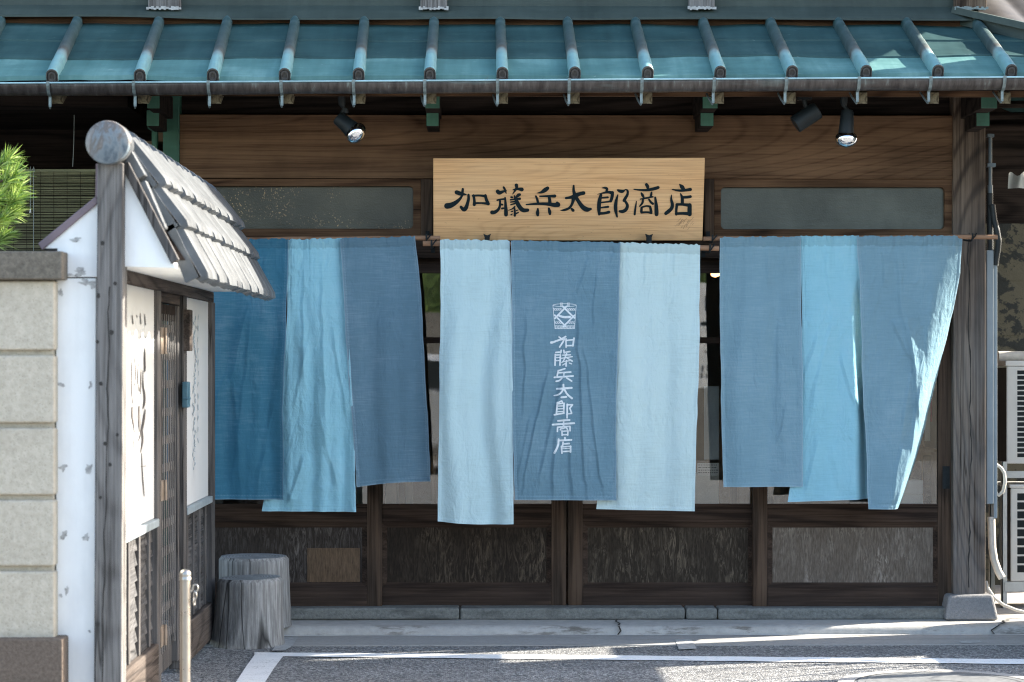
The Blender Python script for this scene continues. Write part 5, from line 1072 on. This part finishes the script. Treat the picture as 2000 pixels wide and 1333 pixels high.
# ================================================================== SPOTLIGHTS
def lathe(mb, p, ax, prof, seg=28, mi=0):
    ax = Vector(ax).normalized(); mb.tube([Vector(p) + ax * s_ for s_, r in prof], [r for s_, r in prof], seg, mi)
YL = -0.56; kk = (11 + YL) / FPX
def arm(mb, a, b, r): mb.tube([P(*a, YL), P(*b, YL)], r, 12)
l1 = thing('spotlight', 'black socket spotlight with a silver bulb, tilted to the right, under the left eave', 'spotlight', P(667, 180, YL), 'lamps under the eave')
mb = MB(); mb.tube([P(666, 176, YL), P(668, 204, YL), P(670, 210, YL)], [8 * kk, 7 * kk, 4 * kk], 14); mb.tube([P(670, 208, YL), P(672, 214, YL), P(666, 224, YL)], 4 * kk, 10); mb.tube([P(675, 212, YL), P(676, 222, YL)], 5 * kk, 10); mb.build('arm', M['black'], l1, smooth=40)
ax = (P(694, 259, YL) - P(662, 231, YL)); ax.y = -0.01
mb = MB(); lathe(mb, P(659, 229, YL), ax, [(0, 0.010), (0.002, 0.030), (0.008, 0.034), (0.055, 0.036), (0.088, 0.042), (0.09, 0.038)]); mb.build('socket', M['black'], l1, smooth=40)
mb = MB(); axn = ax.normalized(); lathe(mb, P(659, 229, YL) + axn * 0.086, ax, [(0, 0.032), (0.006, 0.042), (0.016, 0.050), (0.030, 0.053), (0.044, 0.050), (0.056, 0.041), (0.065, 0.027), (0.070, 0.012), (0.071, 0.002)]); mb.build('bulb', M['silver'], l1, smooth=60)
l2 = thing('spotlight', 'matt black cylinder spotlight pointing down left, under the right eave', 'spotlight', P(1571, 180, YL), 'lamps under the eave')
mb = MB(); mb.pbox(1553, 176, 1590, 186, YL - .03, YL + .04); mb.tube([P(1571, 186, YL), P(1571, 196, YL)], 15 * kk, 18); mb.tube([P(1571, 196, YL), P(1573, 206, YL), P(1578, 216, YL)], 5 * kk, 10); mb.build('mount', M['black'], l2, smooth=40)
mb = MB(); lathe(mb, P(1597, 215, YL), P(1553, 244, YL) - P(1597, 215, YL), [(0, 0.036), (0.003, 0.042), (0.125, 0.042), (0.126, 0.036), (0.122, 0.034)]); mb.build('barrel', M['black'], l2, smooth=40)
l3 = thing('spotlight', 'black socket spotlight with a silver bulb, pointing straight down, at the right', 'spotlight', P(1650, 180, YL), 'lamps under the eave')
mb = MB(); mb.tube([P(1648, 176, YL), P(1648, 200, YL), P(1649, 208, YL)], [8 * kk, 7 * kk, 5 * kk], 14); mb.tube([P(1646, 204, YL), P(1654, 214, YL), P(1653, 220, YL)], 4 * kk, 10); mb.build('arm', M['black'], l3, smooth=40)
mb = MB(); lathe(mb, P(1655, 215, YL), (-0.06, -0.05, -1), [(0, 0.012), (0.002, 0.026), (0.008, 0.029), (0.09, 0.035), (0.112, 0.037), (0.113, 0.03)]); mb.build('socket', M['black'], l3, smooth=40)
mb = MB(); lathe(mb, P(1653, 260, YL), (-0.03, -0.05, -1), [(0, 0.032), (0.005, 0.042), (0.016, 0.051), (0.030, 0.053), (0.044, 0.049), (0.056, 0.039), (0.064, 0.024), (0.068, 0.010), (0.069, 0.002)]); mb.build('bulb', M['silver'], l3, smooth=60)
# ================================================================== RIGHT-HAND SIDE: duct, air conditioners, shed
YD = 0.03
du = thing('cable_duct', 'blue grey plastic pipe duct running down beside the corner post', 'duct', (P(1935, 980, YD).x, YD, P(1935, 980, YD).z))
mb = MB(); mb.pbox(1927, 489, 1941, 985, YD, YD + .06); mb.build('duct_cover', M['duct'], du, bevel=0.004)
mb = MB(); mb.pbox(1941.3, 516, 1948, 1013, YD + 0.008, YD + .06); mb.build('side_duct', M['duct'], du, bevel=0.003)
mb = MB(); mb.tube([P(1934, 262, YD + .03), P(1934, 366, YD + .03)], 0.0095, 12); mb.tube([P(1934, 362, YD + .03), P(1934, 378, YD + .03)], 0.0135, 12); mb.pbox(1929, 262, 1942, 268, YD + .01, YD + .05); mb.pbox(1929, 319, 1945, 326, YD + .01, YD + .05); mb.build('conduit', M['pipe'], du, smooth=40)
def corr(mb, pts, r, step=0.006):
    pts = [Vector(p) for p in pts]; o = []
    for a, b in zip(pts[:-1], pts[1:]):
        k = max(1, int((b - a).length / step)); o += [a.lerp(b, i / k) for i in range(k)]
    o.append(pts[-1]); mb.tube(o, [r * (1.0 if i % 2 else 0.86) for i in range(len(o))], 14)
mb = MB(); corr(mb, [P(1933.5, 378, YD + .03), P(1934, 489, YD + .03)], 0.017); corr(mb, [P(1938, 400, YD + .015), P(1942, 430, YD + .01), P(1947, 450, YD), P(1950.5, 470, YD), P(1949, 488, YD + .005), P(1946, 505, YD + .012), P(1944.5, 518, YD + .018)], 0.016); mb.build('corrugated_pipe', M['blackpipe'], du, smooth=60)
mb = MB(); mb.tube([P(*q_, YD + .03) for q_ in ((1936, 1010), (1937, 1040), (1938, 1070), (1942, 1095), (1950, 1117), (1957, 1129))], 0.019, 14); mb.tube([P(*q_, YD + .05) for q_ in ((1946, 908), (1955, 914), (1961.5, 925), (1963, 942), (1959, 960), (1951, 968), (1945, 962))], 0.0085, 12); mb.build('hose', M['hose'], du, smooth=60)
mb = MB(); q = [P(1926, 1136, YD + .02), P(1930, 1150, YD), P(1942, 1168, YD - .02), P(1960, 1182, YD - .03), P(1985, 1192, YD - .03), P(2030, 1203, YD)]
tag(mb.build('drain_hose', M['hose'], loc=q[5]) if not mb.tube(q, 0.0075, 10) else mb.build('drain_hose', M['hose'], smooth=60, loc=q[5]), 'thin pale drain hose curving to the ground behind the post stone', 'hose')
YA = 0.45
rack = thing('equipment_rack', 'light grey steel rack carrying two outdoor units', 'rack', (P(2130, 1165, YA).x, YA + .15, 0.05))
for x0, x1 in ((1957, 1967), (2290, 2300)):
    for yy in (YA + 0.0, YA + 0.27):
        a = P(x0, 902, YA); b = P(x1, 902, YA); mb = MB(); mb.box(a.x, a.x + .005, yy, yy + .03, 0.052, a.z); mb.box(a.x, b.x, yy, yy + .004, 0.052, a.z); mb.build('upright', M['acgrey'], rack)
for y0, y1 in ((921, 934), (1137, 1156)):
    mb = MB(); mb.pbox(1962, y0, 2298, y1, YA - .004, YA + .03); mb.build('crossbar', M['acgrey'], rack, bevel=0.002)
def ac(x0, y0, y1, s0, s1, n, sh, label, ytop):
    p = P(x0, y1, YA); t = thing('air_conditioner', label, 'air conditioner', (P(2130, y1, YA).x, YA + .15, p.z), 'outdoor air conditioner units')
    mb = MB(); mb.pbox(x0, y0, 2292, y1, YA, YA + .012); mb.build('front_panel', M['whiteplastic'], t, bevel=0.006, seg=3)
    mb = MB(); mb.pbox(x0 + 2, y0 + 3, 2290, y1 - 2, YA + .0125, YA + .29); mb.build('case', M['blackpipe'], t)
    mb = MB(); mb.pbox(x0 - 2, ytop, 2294, y0 - .5, YA - .004, YA + .30); mb.build('top_lid', M['whiteplastic'], t, bevel=0.004)
    mb = MB(); dz = (s1 - s0) / n
    for k in range(n):
        mb.pbox(1987, s0 + k * dz, 2010, s0 + k * dz + sh, YA - 0.0015, YA + .004); mb.pbox(2013, s0 + k * dz, 2090, s0 + k * dz + sh, YA - 0.0015, YA + .004)
    mb.build('grille', M['black'], t, bevel=0.0015)
    return t
ac(1966, 716, 906, 724, 896, 17, 7.6, 'upper white outdoor unit of the two on the rack at the right edge', 705)
ac(1974, 954, 1136, 964, 1122, 9, 14, 'lower white outdoor unit of the two on the rack at the right edge', 947)
mb = MB(); q = [P(1949, 696, 0.62), P(2300, 696, 0.62)]; mb.tube(q, [0.026, 0.026], 20); tag(mb.build('pipe_cover', M['hose'], smooth=40, loc=q[0]), 'cream pipe lying along the top of the upper outdoor unit', 'pipe')
shed = thing('shed', 'dark shed of peeling boards behind the outdoor units', 'shed', (3.4, 1.8, 0.05))
zz = [0.05, P(1950, 800, 1.6).z, P(1950, 655, 1.6).z, P(1950, 548, 1.6).z, P(1950, 437, 1.6).z]
for a, b in zip(zz[:-1], zz[1:]):
    mb = MB(); mb.box(2.42, 4.3, 1.6 + rnd.uniform(0, .012), 1.66, a, b + 0.0); mb.build('wall_board', M['peel'], shed)
mb = MB(); mb.box(2.42, 4.3, 1.665, 1.75, 0.05, 3.05); mb.build('upper_wall', M['dark'], shed)
mb = MB(); xs_ = np.linspace(2.45, 4.4, 120); A = np.zeros((120, 3, 3)); wv = 0.02 * np.abs(np.sin(xs_ * 14))
for j, (y, z) in enumerate(((0.75, 2.98), (0.752, 3.03), (2.6, 3.75))): A[:, j, 0] = xs_; A[:, j, 1] = y; A[:, j, 2] = z + (wv if j else 0)
mb.grid(A); mb.build('tiled_roof', M['rooftile2'], shed, smooth=40)
mb = MB(); mb.box(2.45, 4.4, 0.78, 2.3, 2.9, 2.95); mb.build('eave_boards', M['dark'], shed)
mb = MB()
for k in range(5):
    y = 0.9 + 0.25 * k; mb.tube([(2.45, y, 2.72 - .03 * k), (4.3, y, 2.78 - .05 * k)], 0.02, 8)
mb.build('roof_pole', M['dark'], shed)
a = P(1970, 340, 0.7); mb = MB(); A = np.zeros((24, 10, 3))
for i in range(24):
    for j in range(10):
        u_, v_ = i / 23, j / 9; A[i, j] = (a.x + 0.25 * u_, 0.7 + 0.02 * math.sin(u_ * 19 + v_), a.z - 0.075 * v_ + 0.012 * math.sin(u_ * 25) * (1 - v_))
mb.grid(A); tag(mb.build('hanging_sheet', M['acgrey'], smooth=180, loc=(a.x + .1, 0.7, a.z)), 'crumpled pale sheet hanging in the dark under the shed roof', 'sheet')
# ================================================================== IN THE SHOP WINDOW
def flat(name, px0, py0, px1, py1, Y, m, label, cat, th=0.0015):
    mb = MB(); mb.pbox(px0, py0, px1, py1, Y, Y + th); o = mb.build(name, m, loc=P((px0 + px1) / 2, py1, Y)); return tag(o, label, cat)
flat('paper_sheet', 1375, 755, 1404, 898, 0.135, M['film'], 'translucent paper sheet taped inside the glass between two curtains', 'paper')
fl = thing('notice', 'small printed notice on the glass below the paper sheet', 'notice', P(1384, 930, 0.134)); mb = MB(); mb.pbox(1362, 905, 1404, 929, 0.134, 0.1355); mb.build('sheet', M['paper'], fl)
mb = MB()
for k in range(4):
    x = 1364
    while x < 1400:
        l = rnd.uniform(1, 5); mb.pbox(x, 908 + 5 * k, x + l, 909.4 + 5 * k, 0.1325, 0.1333); x += l + 1.5
mb.build('printing', M['inkfade'], fl)
def carton(x0, y0, x1, y1, Y, dep, label, grp, m='box', nm='carton', cat='box'):
    mb = MB(); mb.pbox(x0, y0, x1, y1, Y, Y + dep); return tag(mb.build(nm, M[m], bevel=0.004, loc=P((x0 + x1) / 2, y1, Y)), label, cat, grp)
carton(1350, 928, 1404, 1000, 0.30, 0.3, 'pale grey storage box behind the glass left of the right curtain', None, 'acgrey')
carton(1740, 938, 1803, 966, 0.26, 0.2, 'upper white carton behind the right door glass', 'white cartons in the window')
carton(1740, 966.5, 1803, 992, 0.26, 0.2, 'lower white carton behind the right door glass', 'white cartons in the window')
tg = thing('wooden_cabinet', 'brown wooden display cabinet behind the right door glass', 'cabinet', (P(1790, 990, 0.5).x, 0.6, 0.1))
mb = MB(); mb.pbox(1700, 878, 1850, 884, 0.46, 0.9); mb.build('top', M['cabinet'], tg, bevel=0.003)
mb = MB(); mb.pbox(1706, 884, 1846, 1010, 0.49, 0.88); mb.build('carcass', M['cabinet'], tg, bevel=0.003)
for x0, x1 in ((1706, 1718), (1804, 1818), (1834, 1846)):
    mb = MB(); mb.pbox(x0, 890, x1, 1008, 0.478, 0.489); mb.build('door_frame', M['trim'], tg, bevel=0.002)
mb = MB(); mb.pbox(1722, 900, 1800, 960, 0.485, 0.4895); mb.build('door_glass', M['blackpipe'], tg)
es = thing('easel', 'small wooden easel standing on the display cabinet', 'easel', P(1800, 878, 0.55)); mb = MB(); mb.tube([P(1806, 879, 0.52), P(1795, 832, 0.56)], 0.005, 8); mb.tube([P(1780, 879, 0.52), P(1793, 832, 0.56)], 0.005, 8); mb.build('legs', M['cabinet'], es, smooth=40)
flat('price_card', 1806, 760, 1817, 862, 0.40, M['paper'], 'narrow dotted white card hanging behind the right door glass', 'card')
flat('red_banner', 1800, 640, 1862, 824, 0.62, M['red'], 'red cloth banner hanging deep inside behind the right door', 'banner', 0.004)
flat('brown_board', 1403, 775, 1426, 990, 0.42, M['kraft'], 'upright brown board leaning behind the glass beside the paper sheet', 'board', 0.02)
carton(690, 925, 730, 1000, 0.35, 0.25, 'pale carton behind the second door glass, left part', None, 'box'); carton(752, 930, 775, 1000, 0.40, 0.25, 'cream box beside a white stand behind the second door', None, 'hose'); carton(792, 930, 806, 1000, 0.42, 0.1, 'narrow white stand behind the second door glass', None, 'box', 'display_stand', 'stand')
carton(842, 890, 852, 1000, 0.36, 0.3, 'reddish brown shelf end seen between two curtains', None, 'cabinet', 'shelf_end', 'shelf'); carton(1440, 935, 1560, 1000, 0.45, 0.3, 'low wooden shelf behind the third and fourth doors', None, 'cabinet', 'low_shelf', 'shelf')
lm = thing('pendant_lamp', 'small glowing amber pendant lamp seen above the paper sheet', 'lamp', P(1397, 540, 0.6)); mb = MB(); q = P(1397, 536, 0.6); lathe(mb, q + Vector((0, 0, .01)), (0, 0, -1), [(0, 0.006), (0.006, 0.024), (0.018, 0.022), (0.024, 0.010), (0.026, 0.002)], 18); mb.build('bulb', M['glow'], lm, smooth=60)
mb = MB(); mb.tube([q + Vector((0, 0, 0.01)), Vector((q.x, q.y, 2.4))], 0.003, 6); mb.build('cord', M['black'], lm)
# ================================================================== ACROSS THE STREET (mirrored in the glass) AND THE UNSEEN SUN BLOCKERS
mb = MB(); mb.box(-14, 14, -19.0, -18.4, 0, 1.95); tag(mb.build('retaining_wall', M['retain'], loc=(0, -18.7, 0)), 'concrete retaining wall across the street, behind the photographer', 'wall')
he = thing('hedge', 'clipped green hedge on top of the wall across the street', 'hedge', (0, -19, 1.95)); mb = MB()
for k in range(9000):
    x = rnd.uniform(-9, 9); z = 1.9 + 1.9 * rnd.random() ** 0.8; y = -18.55 - rnd.random() * 0.8 + 0.15 * math.sin(x * 3); p = Vector((x, y, z)); s_ = 0.06
    u_ = Vector((rnd.uniform(-1, 1), rnd.uniform(-1, 1), rnd.uniform(-1, 1))).normalized(); v_ = u_.orthogonal().normalized()
    mb.add([p - u_ * s_, p + v_ * s_ * .6, p + u_ * s_, p - v_ * s_ * .6], [(0, 1, 2, 3)])
mb.build('leaves', M['leaf'], he); mb = MB(); mb.box(-9, 9, -19.6, -19.0, 1.95, 3.3); mb.build('core', M['leaf'], he)
bs = thing('sign_panel', 'tall white sign panel standing across the street', 'sign', (2.9, -15.0, 0)); mb = MB(); mb.box(1.95, 3.7, -15.04, -14.98, 1.0, 2.22); mb.build('panel', M['panelwhite'], bs); mb = MB(); mb.box(2.05, 2.11, -15.05, -14.99, 0, 1.0); mb.box(3.5, 3.56, -15.05, -14.99, 0, 1.0); mb.build('legs', M['steel'], bs)
mb = MB()
def sm_(x, y, l): return Vector((x, -14.977 + l * .0003, y))
# faces the shop: letters run towards -X when read from the shop side
st_ = [[(2.62,1.91,.022),(2.62,2.07,.022)], [(2.80,1.91,.022),(2.80,2.07,.022)], [(2.79,1.985,.022),(2.70,2.07,.022)], [(2.77,2.00,.022),(2.69,1.91,.022)], [(2.78,1.75,.045),(2.72,1.75,.045)], [(2.64,1.75,.045),(2.58,1.75,.045)], [(2.86,1.75,.03),(2.83,1.75,.03)]]
for k, x in enumerate((2.78, 2.70, 2.64, 2.58, 2.52)): st_.append([(x,1.20,.014),(x,1.26,.014)]); st_.append([(x-.01,1.12,.014),(x-.01,1.17,.014)])
st_ += [[(2.84,1.23,.012),(2.80,1.23,.012)], [(2.80,1.42,.012),(2.60,1.42,.012)]]
strokes(mb, st_, sm_, 0.05, sm=0); mb.build('lettering', M['ink'], bs)
car = thing('parked_car', 'silver car parked across the street', 'car', (-1.3, -15.6, 0))
body = [(-3.3, 0.28), (-3.32, 0.75), (-3.1, 0.9), (-2.5, 0.98), (-1.9, 1.36), (-1.2, 1.44), (-0.4, 1.38), (0.3, 0.98), (0.85, 0.86), (0.98, 0.6), (0.95, 0.3)]
mb = MB(); mb.prism([(x, -16.4, z) for x, z in body], (0, 1.65, 0)); mb.build('body', M['carpaint'], car, bevel=0.09, seg=4, smooth=40)
mb = MB(); mb.prism([(x, -14.745, z) for x, z in ((-2.35, 1.0), (-1.85, 1.30), (-1.2, 1.36), (-0.45, 1.31), (0.05, 1.0))], (0, 0.012, 0)); mb.build('side_glass', M['carglass'], car)
for x in (-2.5, 0.15):
    mb = MB(); mb.tube([(x, -14.95, 0.32), (x, -14.72, 0.32)], 0.32, 28); mb.build('wheel', M['tyre'], car, smooth=40)
nb = thing('sun_blocker', 'unseen slabs at the right, added to shade the road, gate and roof', 'blocker', (4.7, -0.8, 0))  # slabs out of view, shaped to block sun from road, gate and pent roof
mb = MB(); mb.box(3.2, 3.38, -1.26, -0.28, 1.58, 4.05); mb.build('blocker_upper', M['blocker_mat'], nb)
mb = MB(); mb.box(3.2, 3.34, -0.279, 0.55, 2.46, 3.05); mb.box(3.2, 3.34, -0.279, 0.03, 1.95, 2.459); mb.box(3.2, 3.34, -0.279, 0.55, 3.62, 4.04); mb.box(3.2, 3.34, 0.02, 0.55, 4.041, 4.75); mb.build('blocker_slab', M['blocker_mat'], nb)
mb = MB(); mb.box(3.2, 6.2, -1.34, -0.58, 0, 0.74); mb.build('blocker_low', M['retain'], nb); mb = MB(); mb.box(3.2, 3.38, -0.579, 0.08, 0, 1.579); mb.box(3.2, 3.34, 0.55, 0.75, 0, 4.75); mb.build('blocker_slab', M['blocker_mat'], nb)
for x in (3.3,):
    mb = MB(); mb.box(x - .03, x + .03, -1.26, -1.2, 0.72, 1.58); mb.build('blocker_post', M['frame_v'], nb)
# unseen bare stems, added to dapple the sunlight passing under the slabs
br = thing('dapple_shrub', 'thin branching stems out of view, added to dapple the sunlight', 'dapple_shrub', (3.05, -0.85, 0)); mb = MB()
for k in range(26):
    a = Vector((3.05 + rnd.uniform(-.03, .03), -0.85 + rnd.uniform(-.05, .05), 0.1)); e = a + Vector((rnd.uniform(-.1, .35), rnd.uniform(-.5, .45), rnd.uniform(0.6, 1.4))); m = a.lerp(e, 0.5) + Vector((rnd.uniform(-.1, .1), rnd.uniform(-.1, .1), 0.1)); mb.tube([a, m, e], [0.010, 0.007, 0.003], 6)
mb.build('stems', M['twig'], br, smooth=50)
